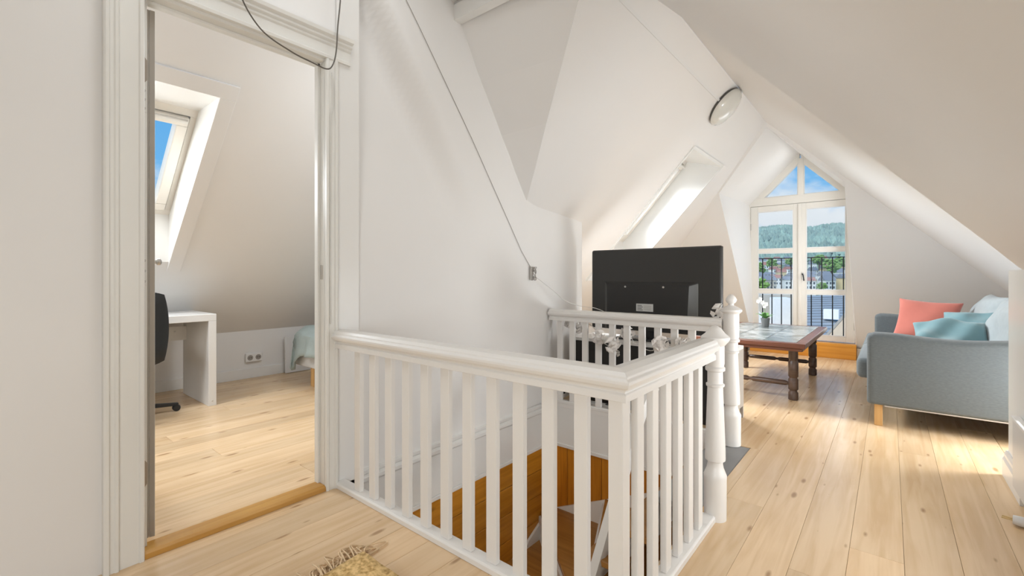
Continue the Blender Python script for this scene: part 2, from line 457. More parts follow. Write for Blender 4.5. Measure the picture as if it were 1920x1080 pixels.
# ---- stair wall: plaster sheet with a soft diagonal fold
def wx(y, z):
    base = -2.10
    if y > 2.695: base -= 0.055 * (y - 2.695) / 0.905
    d = (y - 1.331) * 0.855 + (z - 2.459) * 0.519
    w = 0.075 + 0.12 * max(0, 2.46 - z)
    amp = 0.18 * smooth01((z - 0.95) / 1.3) * smooth01((2.9 - y) / 0.5)
    return base + amp * (smooth01(d / w) - 0.5)
ys = [1.30 + i * (3.60 - 1.30) / 92 for i in range(93)]
zs = [-0.0 + i * 2.80 / 100 for i in range(101)]
st = MB()
vs = [(wx(y, z), y, z) for z in zs for y in ys]
n = len(ys)
st.add(vs, [(j * n + i, j * n + i + 1, (j + 1) * n + i + 1, (j + 1) * n + i) for j in range(len(zs) - 1) for i in range(n - 1)])
st.add([(-2.155, 3.60, 0), (-3.3, 3.60, 0), (-3.3, 3.60, 2.4), (-2.155, 3.60, 2.4)], [(0, 1, 2, 3)])
tag(st.build('wall_stairs', 'wall', smooth=True), kind='structure')

# ---- sloping ceilings of the living room
# left slope with the roof window hole (x -2.65..-1.47, y 4.52..5.47)
SK = dict(x0=-2.65, x1=-1.47, y0=4.52, y1=5.47)
ceil = MB()
def Lp(x, y): return (x, y, zL(x))
XR = -1.05
yfar = lambda x: yF(zL(x)) + 0.05
ceil.poly([Lp(-2.1, 2.695), Lp(-1.266, 2.08), Lp(XR, 1.92), Lp(XR, SK['y0']), Lp(SK['x1'], SK['y0']), Lp(SK['x0'], SK['y0']), Lp(-3.3, SK['y0']), Lp(-3.3, 3.6), Lp(-2.16, 3.6)])
ceil.poly([Lp(XR, SK['y0']), Lp(XR, SK['y1']), Lp(SK['x1'], SK['y1']), Lp(SK['x1'], SK['y0'])])
ceil.poly([Lp(SK['x0'], SK['y0']), Lp(SK['x0'], SK['y1']), Lp(-3.3, SK['y1']), Lp(-3.3, SK['y0'])])
ceil.poly([Lp(XR, SK['y1']), Lp(XR, yfar(XR)), Lp(-3.3, yfar(-3.3)), Lp(-3.3, SK['y1']), Lp(SK['x0'], SK['y1']), Lp(SK['x1'], SK['y1'])])
tag(ceil.build('ceiling', 'slope'), kind='structure')
# right slope of the living room
c2 = MB()
c2.poly([(XR, 1.9, zR2(XR)), (1.4, 1.9, zR2(1.4)), (1.4, yF(zR2(1.4)) + .05, zR2(1.4)), (XR, yF(zR2(XR)) + .05, zR2(XR))])
tag(c2.build('ceiling', 'slope'), kind='structure')
# knee walls of the living room
kw = MB()
kw.box(1.36, 1.42, 1.9, 7.3, -0.02, 0.5)
tag(kw.build('wall_right', 'wall'), kind='structure')
tag(box(-3.3, -3.25, 3.6, 7.3, -0.02, 0.36).build('wall_knee', 'wall'), kind='structure')
# lined right slope over the landing, ending in a slanted free edge
EDGE = [(-1.05, 2.22), (-0.923, 2.291), (-0.719, 2.378), (-0.549, 2.492), (-0.339, 2.613), (-0.135, 2.722), (0.156, 2.900), (0.339, 3.020), (0.473, 3.133), (0.60, 3.22)]
c3 = MB()
low = [(x, y, zR(x)) for x, y in EDGE]
c3.poly(low + [(0.60, -2.0, zR(0.60)), (-1.25, -2.0, zR(-1.25)), (-1.25, 2.12, zR(-1.25))])
c3.loft(low, [(x, y, zR2(x) + 0.02) for x, y in EDGE], closed=False)
tag(c3.build('ceiling', 'slope'), kind='structure')
# steep ceiling over the stairs, loft between stair wall and the valley
Wc = [(-2.12, 2.705, 1.565), (-2.12, 2.479, 1.762), (-2.12, 2.31, 1.969), (-2.12, 2.105, 2.267), (-2.12, 1.942, 2.561)]
Vc = [(-2.098, 2.699, 1.575), (-1.89, 2.545, 1.80), (-1.70, 2.40, 2.01), (-1.44, 2.21, 2.295), (-1.195, 2.028, 2.566)]
Wc.append((-2.12, 1.83, 2.78)); Vc.append((-0.98, 1.87, 2.80))
c4 = MB(); NN = 14
grid = []
for a, b in zip(Wc, Vc):
    grid.append([tuple(Vector(a).lerp(Vector(b), k / NN)) for k in range(NN + 1)])
for a, b in zip(grid[:-1], grid[1:]): c4.loft(a, b, closed=False)
tag(c4.build('ceiling', 'slope', smooth=True), kind='structure')
# flat ceiling over the landing with its edge beam
tag(MB().box(-2.2, -1.0, -2.0, 1.86, 2.735, 2.80).build('ceiling', 'slope'), kind='structure')
tag(MB().box(-2.095, -1.0, 1.885, 1.945, 2.561, 2.653).box(-2.095, -1.0, 1.84, 1.885, 2.67, 2.735).build('trim_2', 'gloss'), kind='structure')
# landing: knee wall on the right, back wall
tag(MB().box(0.47, 0.60, -2.0, 3.45, -0.02, 1.062).build('wall_right', 'gloss', None, bevel=0.004), kind='structure')
tag(MB().box(-2.2, 0.6, -2.05, -2.0, -0.02, 2.8).build('wall_back', 'wall'), kind='structure')
# baseboard along that knee wall
bb = MB().prism([(0.47, 3.452, 0), (0.448, 3.452, 0), (0.448, 3.452, 0.085), (0.455, 3.452, 0.10), (0.455, 3.452, 0.115), (0.463, 3.452, 0.13), (0.47, 3.452, 0.13)], (0, -0.42, 0))
tag(bb.build('baseboard_right', 'gloss'), kind='structure')

# ---- far wall (steep) with the dormer opening
def F(x, z): return (x, yF(z), z)
OP = [(-1.47, 0.0), (-1.637, 2.06), (-1.048, 2.672), (-0.377, 2.045), (-0.315, 0.0)]
fw = MB()
fw.poly([F(-3.3, 0), F(*OP[0]), F(*OP[1]), F(XR - 0.62, 2.25), F(-3.3, 0.0 + 1.9)])
fw.poly([F(-3.3, 1.9), F(-1.67, 2.25), F(*OP[1]), F(*OP[2]), F(-1.048, 2.9), F(-3.3, 2.9)])
fw.poly([F(-1.048, 2.9), F(*OP[2]), F(*OP[3]), F(1.42, 2.045), F(1.42, 2.9)])
fw.poly([F(*OP[3]), F(*OP[4]), F(1.42, 0), F(1.42, 2.045)])
tag(fw.build('wall_far', 'wall'), kind='structure')
# dormer lining: loft from opening to the door plane
IN = [(-1.52, 0.0), (-1.525, 2.035), (-0.922, 2.665), (-0.328, 2.035), (-0.325, 0.0)]
dm = MB()
dm.loft([F(*p) for p in OP], [(x, DOOR_Y + 0.06, z) for x, z in IN], closed=False)
tag(dm.build('wall_dormer', 'slope'), kind='structure')
# gable wall outside, around the door frame: narrow wall so that no daylight leaks
gw = MB()
gw.poly([(-3.4, 7.2, -0.3), (-1.52, 7.2, -0.3), (-1.525, 7.2, 2.035), (-0.922, 7.2, 2.665), (-0.922, 7.2, 3.2), (-3.4, 7.2, 3.2)])
gw.poly([(1.5, 7.2, -0.3), (-0.325, 7.2, -0.3), (-0.328, 7.2, 2.035), (-0.922, 7.2, 2.665), (-0.922, 7.2, 3.2), (1.5, 7.2, 3.2)])
gw.box(-1.52, -0.325, 7.15, 7.2, -0.3, 0.185)
tag(gw.build('wall_gable', 'wall'), kind='structure')
# baseboards on the far wall
tag(MB().box(-0.315, 1.36, 7.02, 7.06, 0, 0.14).build('baseboard_far', 'gloss', None, bevel=0.004), kind='structure')

# outer roof skin (keeps daylight out of the lofts)
sk = MB()
sk.poly([(-0.95, 1.6, 3.05), (1.9, 1.6, 0.3), (1.9, 5.9, 0.3), (-0.95, 5.9, 3.05)])
sk.poly([(-0.95, -2.1, 3.05), (1.9, -2.1, 0.3), (1.9, 1.6, 0.3), (-0.95, 1.6, 3.05)])
sk.poly([(-2.2, -2.1, 2.86), (-0.9, -2.1, 3.05), (-0.9, 2.4, 3.05), (-2.2, 2.4, 2.86)])
tag(sk.build('ceiling', 'wall'), kind='structure')

# ---- bedroom shell: knee wall, slope with roof window hole, end walls
BS = dict(x0=-4.29, x1=-3.21, y0=0.25, y1=1.03)
def Bp(x, y): return (x, y, zB(x))
YB0, YB1 = -1.8, 3.5
bs = MB()
bs.poly([Bp(-5.02, YB0), Bp(-5.02, BS['y0']), Bp(-2.15, BS['y0']), Bp(-2.15, YB0)])
bs.poly([Bp(-5.02, BS['y1']), Bp(-5.02, YB1), Bp(-2.15, YB1), Bp(-2.15, BS['y1'])])
bs.poly([Bp(-5.02, BS['y0']), Bp(-5.02, BS['y1']), Bp(BS['x0'], BS['y1']), Bp(BS['x0'], BS['y0'])])
bs.poly([Bp(BS['x1'], BS['y0']), Bp(BS['x1'], BS['y1']), Bp(-2.15, BS['y1']), Bp(-2.15, BS['y0'])])
tag(bs.build('ceiling', 'slope'), kind='structure')
tag(MB().box(-5.06, -5.0, YB0, YB1, -0.02, 0.50).build('wall_bedroom', 'wall'), kind='structure')
tag(MB().box(-5.0, -4.985, YB0, YB1, 0.0, 0.10).build('baseboard_bedroom', 'gloss', None, bevel=0.003), kind='structure')
tag(MB().box(-5.06, -2.2, YB0 - 0.05, YB0, -0.02, 3.2).box(-5.06, -2.2, YB1, YB1 + 0.05, -0.02, 3.2).build('wall_end', 'wall'), kind='structure')

# ---- roof windows
def roof_window(name, o, win, zf, depth_frame, trim=0.0):
    """o: opening in the slope (x0,x1,y0,y1); win: (x_top, z_top, x_bot, z_bot) of the window plane"""
    xt, zt, xb, zb = win
    rt = thing(name, ((o['x0'] + o['x1']) / 2, (o['y0'] + o['y1']) / 2, zf((o['x0'] + o['x1']) / 2)), kind='structure')
    a = [(o['x1'], o['y0'], zf(o['x1'])), (o['x1'], o['y1'], zf(o['x1'])), (o['x0'], o['y1'], zf(o['x0'])), (o['x0'], o['y0'], zf(o['x0']))]
    b = [(xt, o['y0'], zt), (xt, o['y1'], zt), (xb, o['y1'], zb), (xb, o['y0'], zb)]
    MB().loft(a, b).build('reveal', 'frame_white', rt)
    T = Vector(b[0]); D = Vector(b[3]) - T; ln = D.length; D.normalize()
    Yv = Vector((0, 1, 0)); Nn = D.cross(Yv)
    if Nn.z < 0: Nn = -Nn
    wy = o['y1'] - o['y0']
    def bar(u0, u1, w0, w1, n0, n1):
        m = MB(); vs = []
        for nn in (n0, n1):
            for w in (w0, w1):
                for u in (u0, u1): vs.append(T + D * u + Yv * w + Nn * nn)
        return m.add(vs, [(0, 2, 3, 1), (4, 5, 7, 6), (0, 1, 5, 4), (2, 6, 7, 3), (0, 4, 6, 2), (1, 3, 7, 5)])
    def frame(f0, f1, n0, n1):
        m = MB()
        for q in (bar(f0, f1, f0, wy - f0, n0, n1), bar(ln - f1, ln - f0, f0, wy - f0, n0, n1), bar(f1, ln - f1, f0, f1, n0, n1), bar(f1, ln - f1, wy - f1, wy - f0, n0, n1)):
            m.add(q.v, q.f)
        return m
    frame(-0.03, 0.035, -0.02, 0.07).build('outer_frame', 'frame', rt, bevel=0.003)
    frame(0.042, 0.105, -0.045, 0.05).build('sash', 'frame', rt, bevel=0.006)
    bar(0.10, ln - 0.10, 0.10, wy - 0.10, 0.0, 0.006).build('pane', 'glass', rt)
    bar(0.050, 0.072, 0.05, wy - 0.05, -0.065, -0.045).build('handle_bar', 'casing', rt, bevel=0.004)
    return rt
M['frame_white'] = mat('reveal_paint', (0.82, 0.81, 0.78), 0.22)
w1 = roof_window('window_1', BS, (-3.63, 2.145, -4.29, 1.53), zB, 0.05)
w2 = roof_window('window_2', SK, (-1.86, 2.385, -2.66, 1.50), zL, 0.05)
# flat trim boards around the bedroom roof window
tb = MB()
def bq(x0, x1, y0, y1, h=0.013):
    nrm = Vector((0.93, 0, -1)).normalized() * h
    p = [Vector(Bp(x0, y0)), Vector(Bp(x1, y0)), Vector(Bp(x1, y1)), Vector(Bp(x0, y1))]
    tb.prism(p, nrm)
bq(BS['x1'], BS['x1'] + 0.075, BS['y0'] - 0.09, BS['y1'] + 0.09)
bq(BS['x0'] - 0.07, BS['x1'], BS['y1'], BS['y1'] + 0.09)
bq(BS['x0'] - 0.07, BS['x1'], BS['y0'] - 0.09, BS['y0'])
tb.build('trim_board', 'wall', w1, bevel=0.002, seg=1)
tl = MB()
def lq(x0, x1, y0, y1, h=0.012):
    nrm = Vector((1.09, 0, -1)).normalized() * h
    tl.prism([Vector(Lp(x0, y0)), Vector(Lp(x1, y0)), Vector(Lp(x1, y1)), Vector(Lp(x0, y1))], nrm)
lq(SK['x0'], SK['x1'], SK['y0'] - 0.025, SK['y0']); lq(SK['x0'], SK['x1'], SK['y1'], SK['y1'] + 0.025); lq(SK['x1'], SK['x1'] + .02, SK['y0'] - 0.025, SK['y1'] + 0.025)
tl.build('trim_board', 'frame_white', w2)

# ---- doorway to the bedroom: casing, jambs, threshold, open leaf
d1 = thing('door_1', (-2.15, 0.755, 0), kind='structure')
def casing_profile(w):      # (across, proud)
    if w < 0.08: return [(0, 0), (0, 0.026), (0.006, 0.030), (0.016, 0.030), (0.020, 0.022), (w - 0.014, 0.020), (w - 0.010, 0.026), (w, 0.022), (w, 0)]
    return [(0, 0), (0, 0.030), (0.006, 0.034), (0.014, 0.034), (0.018, 0.026), (0.028, 0.026), (0.032, 0.031), (0.040, 0.031), (0.044, 0.022), (w - 0.018, 0.020), (w - 0.014, 0.026), (w - 0.004, 0.026), (w, 0.018), (w, 0)]
w_ = 0.115
MB().prism([(-2.10 + p, DY0 - w_ + 0.005 + a, 0.0) for a, p in casing_profile(w_)], (0, 0, DZ + 0.02)).build('casing', 'casing', d1)
w2_ = 0.058
MB().prism([(-2.10 + p, DY1 + w2_ - a, 0.0) for a, p in casing_profile(w2_)], (0, 0, DZ + 0.02)).build('casing', 'casing', d1)
hd = [(0, 0), (0.026, 0), (0.028, 0.012), (0.022, 0.018), (0.022, 0.062), (0.030, 0.068), (0.030, 0.078), (0.042, 0.084), (0.042, 0.094), (0.056, 0.102), (0.060, 0.116), (0.0, 0.120)]
MB().prism([(-2.10 + p, DY0 - w_ - 0.06, DZ + 0.012 + z) for p, z in hd], (0, 1.245 - DY0 + w_ + 0.06, 0)).build('head_casing', 'casing', d1)
MB().box(-2.175, -2.130, DY0 - 0.02, DY0 + 0.022, 0.026, DZ).box(-2.130, -2.096, DY0 - 0.02, DY0 + 0.001, 0.026, DZ).build('jamb', 'casing', d1, bevel=0.002)
MB().box(-2.172, -2.096, DY1, DY1 + 0.02, 0.0, DZ).box(-2.172, -2.140, DY1 - 0.012, DY1, 0.0, DZ).build('jamb', 'casing', d1, bevel=0.002)
MB().box(-2.172, -2.096, DY0, DY1, DZ, DZ + 0.02).box(-2.172, -2.140, DY0, DY1, DZ - 0.012, DZ).build('head_jamb', 'casing', d1, bevel=0.002)
MB().prism([(-2.082, DY0 - 0.01, 0), (-2.085, DY0 - 0.01, 0.018), (-2.097, DY0 - 0.01, 0.026), (-2.165, DY0 - 0.01, 0.026), (-2.178, DY0 - 0.01, 0.012), (-2.178, DY0 - 0.01, 0)], (0, DY1 - DY0 + 0.01, 0)).build('threshold', 'threshold', d1, bevel=0.002)
hy0, hy1 = DY0 + 0.003, DY0 + 0.021
for z0, z1 in ((1.746, 1.844), (0.247, 0.350)):
    MB().prism([(-2.1305, y_, z) for y_, z in ((hy0, z0), (hy0 + .010, z0), (hy1, z0 + .012), (hy1, z1 - .012), (hy0 + .010, z1), (hy0, z1))], (0.003, 0, 0)).build('hinge_leaf', 'brass_grey', d1)
for z0, z1 in ((1.637, 1.733), (0.996, 1.103)):
    hp = MB().box(-2.1305, -2.1275, hy0, hy1, z0, z1).build('hinge_plate', 'casing', d1, bevel=0.003)
    for zz in (z0 + .015, (z0 + z1) / 2, z1 - .015):
        MB().lathe([(0.006, 0), (0.006, 0.003), (0.003, 0.004)], seg=10, mtx=Matrix.Rotation(math.pi / 2, 4, 'Y'), c=(-2.128, (hy0 + hy1) / 2, zz)).build('screw', 'steel', hp)
MB().box(-2.136, -2.112, DY1 - 0.002, DY1 + 0.0005, 1.015, 1.085).build('strike_plate', 'steel', d1, bevel=0.003)
# leaf, swung into the bedroom
th = math.radians(8)
hx, hy = -2.180, DY0 + 0.026
LM = Matrix.Translation((hx, hy, 0)) @ Matrix.Rotation(-th, 4, 'Z')
leaf = MB().box(-0.66, 0, 0.0, 0.030, 0.035, DZ - 0.018, LM).build('door_leaf', 'casing', d1, bevel=0.002)
MB().box(0.0003, 0.003, 0.001, 0.010, 0.035, DZ - 0.02, LM).box(0.0003, 0.004, 0.013, 0.029, 0.035, DZ - 0.02, LM).build('leaf_edge', 'grey_edge', leaf)
hb = MB()
for (u0, u1, z0_, z1_) in ((-0.54, -0.09, 1.15, 1.88), (-0.54, -0.09, 0.2, 0.95)):
    hb.box(u0, u1, 0.030, 0.033, z0_, z1_, LM)
hb.build('leaf_panel', 'casing', leaf, bevel=0.002)
hnd = MB().lathe([(0.024, 0), (0.024, 0.006), (0.010, 0.010), (0.010, 0.05), (0.016, 0.055), (0.016, 0.066), (0.008, 0.072)], seg=14, mtx=LM @ Matrix.Translation((-0.60, 0.03, 1.10)) @ Matrix.Rotation(-math.pi / 2, 4, 'X')).build('handle', 'steel', leaf, smooth=True)
MB().box(-0.625, -0.575, 0.03, 0.070, 0.975, 1.005, LM).build('key_plate', 'steel', leaf, bevel=0.004)

# ---- french door and gable window in the dormer
Y0, Y1 = DOOR_Y, DOOR_Y + 0.055
d2 = thing('door_2', (-0.923, DOOR_Y, 0.185), kind='structure')
fr = MB()
fr.box(-1.525, -0.325, Y0 - 0.005, Y1 + 0.03, 2.005, 2.115)
fr.box(-1.545, -1.518, Y0 - 0.012, Y1 + 0.03, 0.18, 2.04)
fr.box(-0.335, -0.305, Y0 - 0.012, Y1 + 0.03, 0.18, 2.04)
fr.build('door_frame', 'frame', d2, bevel=0.004)
gf = MB()
AP = (-0.922, 2.665)
gf.prism([(-1.56, Y0, 2.02), (-1.36, Y0, 2.10), (-0.935, Y0, 2.545), (-0.922, Y0, 2.71)], (0, 0.075, 0))
gf.prism([(-0.29, Y0, 2.02), (-0.478, Y0, 2.10), (-0.909, Y0, 2.545), (-0.922, Y0, 2.71)], (0, 0.075, 0))
gf.box(-0.947, -0.882, Y0 - 0.004, Y1, 2.10, 2.60)
gf.build('gable_frame', 'frame', d2, bevel=0.004)
ip = 0.012
def tri_bead(a, b, c, inx):
    m = MB(); P = [Vector(p) for p in (a, b, c)]; ce = (P[0] + P[1] + P[2]) / 3
    Q = [p + (ce - p) * inx for p in P]
    for i in range(3):
        j = (i + 1) % 3
        m.prism([P[i], P[j], Q[j], Q[i]], (0, 0.016, 0))
    return m
for tri in (((-1.362, Y0 + .01, 2.112), (-0.944, Y0 + .01, 2.112), (-0.944, Y0 + .01, 2.545)), ((-0.884, Y0 + .01, 2.112), (-0.476, Y0 + .01, 2.112), (-0.884, Y0 + .01, 2.545))):
    gp = MB().prism([Vector(t) + Vector((0, .012, 0)) for t in tri], (0, 0.006, 0)).build('gable_pane', 'glass', d2)
    tri_bead(*tri, 0.09).build('glazing_bead', 'white_lam', gp)
def leaf2(x0, x1, hinge_left):
    stl, top, bot = (0.088, 0.085, 0.075) if True else None
    lf = MB()
    z0, z1 = 0.195, 2.0
    gx0, gx1 = (x0 + 0.088, x1 - 0.07) if hinge_left else (x0 + 0.066, x1 - 0.09)
    lf.box(x0, gx0, Y0, Y1 - 0.01, z0, z1); lf.box(gx1, x1, Y0, Y1 - 0.01, z0, z1)
    rows = [(0.262, 0.798), (0.850, 1.352), (1.402, 1.925)]
    lf.box(gx0, gx1, Y0, Y1 - 0.01, z0, rows[0][0]); lf.box(gx0, gx1, Y0, Y1 - 0.01, rows[0][1], rows[1][0])
    lf.box(gx0, gx1, Y0, Y1 - 0.01, rows[1][1], rows[2][0]); lf.box(gx0, gx1, Y0, Y1 - 0.01, rows[2][1], z1)
    lo = lf.build('door_leaf', 'frame', d2, bevel=0.003)
    for a, b in rows:
        pn = MB().box(gx0 - .004, gx1 + .004, Y0 + 0.022, Y0 + 0.028, a - .004, b + .004).build('pane', 'glass', lo)
        bd = MB()
        t = 0.011
        bd.box(gx0, gx1, Y0 - .002, Y0 + .02, a, a + t).box(gx0, gx1, Y0 - .002, Y0 + .02, b - t, b).box(gx0, gx0 + t, Y0 - .002, Y0 + .02, a + t, b - t).box(gx1 - t, gx1, Y0 - .002, Y0 + .02, a + t, b - t)
        bd.build('glazing_bead', 'white_lam', lo)
    hxx = x0 + 0.004 if hinge_left else x1 - 0.004
    for zz in (0.4, 0.95, 1.72):
        MB().lathe([(0.007, zz - .045), (0.007, zz + .045)], c=(hxx, Y0 - 0.008, 0), seg=10).build('hinge', 'steel', lo)
    return lo
la = leaf2(-1.516, -0.927, True)
lb = leaf2(-0.922, -0.338, False)
MB().box(-0.945, -0.905, Y0 - 0.016, Y0, 0.2, 1.998).build('cover_strip', 'frame', lb, bevel=0.005)
hh = MB().box(-0.902, -0.878, Y0 - 0.008, Y0, 0.985, 1.085).build('handle_plate', 'steel', lb, bevel=0.006)
MB().tube([(-0.89, Y0, 1.06), (-0.89, Y0 - .045, 1.06), (-0.882, Y0 - .052, 1.045), (-0.872, Y0 - .054, 0.97)], 0.008, seg=8).build('handle', 'iron', lb, smooth=True)
MB().box(-1.50, -0.318, 6.985, 7.12, 0.0, 0.186).build('sill_board', 'sill_wood', d2, bevel=0.004)

# ---- stairwell: white fascia, moulding, pine boards
fs = MB()
fs.box(-2.125, -2.10, 1.20, 3.06, -0.29, 0.012)
fs.box(-2.10, HX1 - 0.2, 3.0235, 3.055, -0.29, 0.001)
fs.box(-2.10, HX1, 1.18, 1.2095, -0.29, -0.001)
fs.box(HX1, HX1 + 0.02, 1.205, 2.12, -0.29, -0.024)
tag(fs.build('trim_3', 'gloss', None, bevel=0.002), kind='structure')
mo = MB().prism([(-2.10, 1.30, 0.035), (-2.078, 1.30, 0.030), (-2.078, 1.30, 0.015), (-2.088, 1.30, 0.005), (-2.076, 1.30, -0.008), (-2.076, 1.30, -0.026), (-2.09, 1.30, -0.04), (-2.10, 1.30, -0.042)], (0, 1.73, 0))
tag(mo.build('trim_4', 'gloss'), kind='structure')
tag(MB().box(-2.10, -2.09, 1.22, 3.03, -0.312, -0.286).box(-2.09, -0.66, 3.015, 3.03, -0.312, -0.286).build('trim_5', 'gloss', None, bevel=0.003), kind='structure')
# backing walls under the floor
uw = MB()
uw.box(-2.16, -2.125, 0.2, 3.1, -2.7, -0.28).box(-2.16, -0.5, 3.05, 3.1, -2.7, -0.28).box(-0.62, -0.5, 0.2, 3.1, -2.7, -0.23).box(-2.16, -0.5, 0.15, 0.2, -2.7, -0.23).box(-2.16, -0.5, 0.15, 3.1, -2.75, -2.7)
lower = tag(uw.build('wall_stairwell', 'wall'), kind='structure')
z = -0.29
while z > -2.1:
    MB().box(-2.125, -2.103, 0.25, 3.05, z - 0.188, z - 0.002).build('board', 'pine_dark_y', lower, bevel=0.003, seg=1)
    z -= 0.19
x = -2.10
while x < -0.70:
    MB().box(x + 0.001, min(x + 0.148, -0.62), 3.032, 3.05, -2.3, -0.29).build('board', 'pine_dark_z', lower, bevel=0.005, seg=1)
    x += 0.15

# ================================================================== THINGS
# ---- staircase
stc = thing('staircase', (-1.4, 2.2, -1.2), 'narrow winding stairs with varnished treads, white risers and white handrail in the floor opening', 'stairs')
PV = Vector((-1.2, 2.05))
def tread(poly, z, th_=0.035): return MB().prism([(p[0], p[1], z - th_) for p in poly], (0, 0, th_)).build('tread', 'tread', stc, bevel=0.006)
def riser(a, b, z0, z1):
    d = Vector((b[0] - a[0], b[1] - a[1], 0)).normalized(); nrm = Vector((-d.y, d.x, 0)) * 0.018
    return MB().prism([(a[0], a[1], z0), (b[0], b[1], z0), (b[0], b[1], z1), (a[0], a[1], z1)], nrm).build('riser', 'gloss', stc)
MB().box(-0.86, HX1 - 0.001, 2.09, 3.028, -0.035, -0.003).build('landing_board', 'grey_paint', stc, bevel=0.005)
riser((-0.845, 2.09), (-0.845, 3.02), -0.2, -0.036)
xs_ = [-0.845, -1.02, -1.20]
for i in range(2):
    z = -0.2 * (i + 1)
    tread([(xs_[i + 1] - 0.02, 2.06), (xs_[i], 2.06), (xs_[i], 3.02), (xs_[i + 1] - 0.02, 3.02)], z)
    riser((xs_[i + 1], 2.06), (xs_[i + 1], 3.02), z - 0.2, z - 0.035)
def fanpt(deg):
    a = math.radians(deg); d = Vector((math.cos(a), math.sin(a)))
    ts = []
    if d.x < -1e-6: ts.append((-2.10 - PV.x) / d.x)
    if d.y > 1e-6: ts.append((3.02 - PV.y) / d.y)
    t = min(ts); return (PV.x + d.x * t, PV.y + d.y * t)
angs = [90, 113, 137, 160, 180]
for i in range(4):
    z = -0.6 - 0.2 * i
    a, b = fanpt(angs[i]), fanpt(angs[i + 1])
    pts = [(PV.x, PV.y), a]
    if a[1] > 3.0 and b[0] < -2.09 and b[1] < 3.0: pts.append((-2.10, 3.02))
    pts.append(b)
    tread(pts, z)
    riser((PV.x, PV.y), b, z - 0.2, z - 0.035)
for i in range(5):
    z = -1.4 - 0.2 * i
    tread([(-2.10, 2.07 - 0.22 * i), (-1.2, 2.07 - 0.22 * i), (-1.2, 1.83 - 0.22 * i), (-2.10, 1.83 - 0.22 * i)], z)
    riser((-2.10, 1.83 - 0.22 * i), (-1.2, 1.83 - 0.22 * i), z - 0.2, z - 0.035)
# wall strings
MB().prism([(-0.86, 3.012, -0.04), (-0.86, 3.012, -0.25), (-1.2, 3.012, -0.60), (-2.10, 3.012, -1.02), (-2.10, 3.012, -0.83), (-1.28, 3.012, -0.46), (-1.0, 3.012, -0.31)], (0, 0.018, 0)).build('wall_string', 'gloss', stc, bevel=0.002)
MB().prism([(-2.102, 3.02, -0.80), (-2.102, 3.02, -1.02), (-2.102, 2.05, -1.75), (-2.102, 0.9, -2.6), (-2.102, 0.9, -2.38), (-2.102, 2.05, -1.50), (-2.102, 2.72, -0.95)], (0.02, 0, 0)).build('wall_string', 'gloss', stc, bevel=0.002)
MB().box(-1.235, -1.165, 2.015, 2.085, -2.6, -0.75).build('inner_post', 'gloss', stc, bevel=0.006)
hr = bez([(-1.17, 1.45, -1.12), (-1.16, 1.75, -0.84), (-1.15, 2.03, -0.49), (-1.125, 2.5, 0.20), (-1.10, 2.66, 0.37)], 6)
hm = MB(); vs = []
for i, p in enumerate(hr):
    for a, b in ((-.028, -.035), (.028, -.035), (.032, 0.0), (.022, .03), (-.022, .03), (-.032, 0.0)):
        vs.append(p + Vector((a, -b * 0.75, b * 0.65)))
nn = len(hr)
hm.add(vs, [(i * 6 + k, i * 6 + (k + 1) % 6, (i + 1) * 6 + (k + 1) % 6, (i + 1) * 6 + k) for i in range(nn - 1) for k in range(6)] + [tuple(range(6)), tuple((nn - 1) * 6 + k for k in range(6))])
hm.build('handrail', 'gloss', stc, smooth=True)

# ---- railings
RP = [(-0.036, 0.682), (0.036, 0.682), (0.036, 0.703), (0.030, 0.708), (0.034, 0.716), (0.048, 0.724), (0.052, 0.735), (0.052, 0.744), (0.044, 0.750), (0.044, 0.756), (0.034, 0.766), (0.0, 0.770),
      (-0.034, 0.766), (-0.044, 0.756), (-0.044, 0.750), (-0.052, 0.744), (-0.052, 0.735), (-0.048, 0.724), (-0.034, 0.716), (-0.030, 0.708), (-0.036, 0.703)]
BP = [(-0.030, 0.0), (0.030, 0.0), (0.030, 0.020), (0.025, 0.026), (-0.025, 0.026), (-0.030, 0.020)]
FYc, SXc = 1.195, -0.592
r1 = thing('stair_railing', (-0.6, 1.2, 0), 'white wooden L-shaped railing in the foreground with flat balusters and a stout turned end post', 'railing', 'white stair railings')
MB().sweep(RP, [(-2.088, FYc, 0), (SXc, FYc, 0), (SXc, 2.00, 0)]).build('top_rail', 'rail', r1, bevel=0.0015, seg=1)
MB().sweep(BP, [(-2.088, FYc, 0), (SXc, FYc, 0), (SXc, 2.02, 0)]).build('bottom_rail', 'rail', r1, bevel=0.002, seg=1)
for i in range(11):
    xc = -0.714 - 0.1205 * i
    if xc < -2.04: continue
    MB().box(xc - 0.0235, xc + 0.0235, FYc - 0.011, FYc + 0.011, 0.026, 0.684).build('baluster', 'rail', r1, bevel=0.002, seg=1)
MB().box(SXc - 0.026, SXc + 0.020, FYc - 0.020, FYc + 0.026, 0.02, 0.684).build('corner_post', 'rail', r1, bevel=0.003)
for i in range(6):
    yc = 1.315 + 0.1135 * i
    MB().box(SXc - 0.011, SXc + 0.011, yc - 0.0235, yc + 0.0235, 0.026, 0.684).build('baluster', 'rail', r1, bevel=0.002, seg=1)
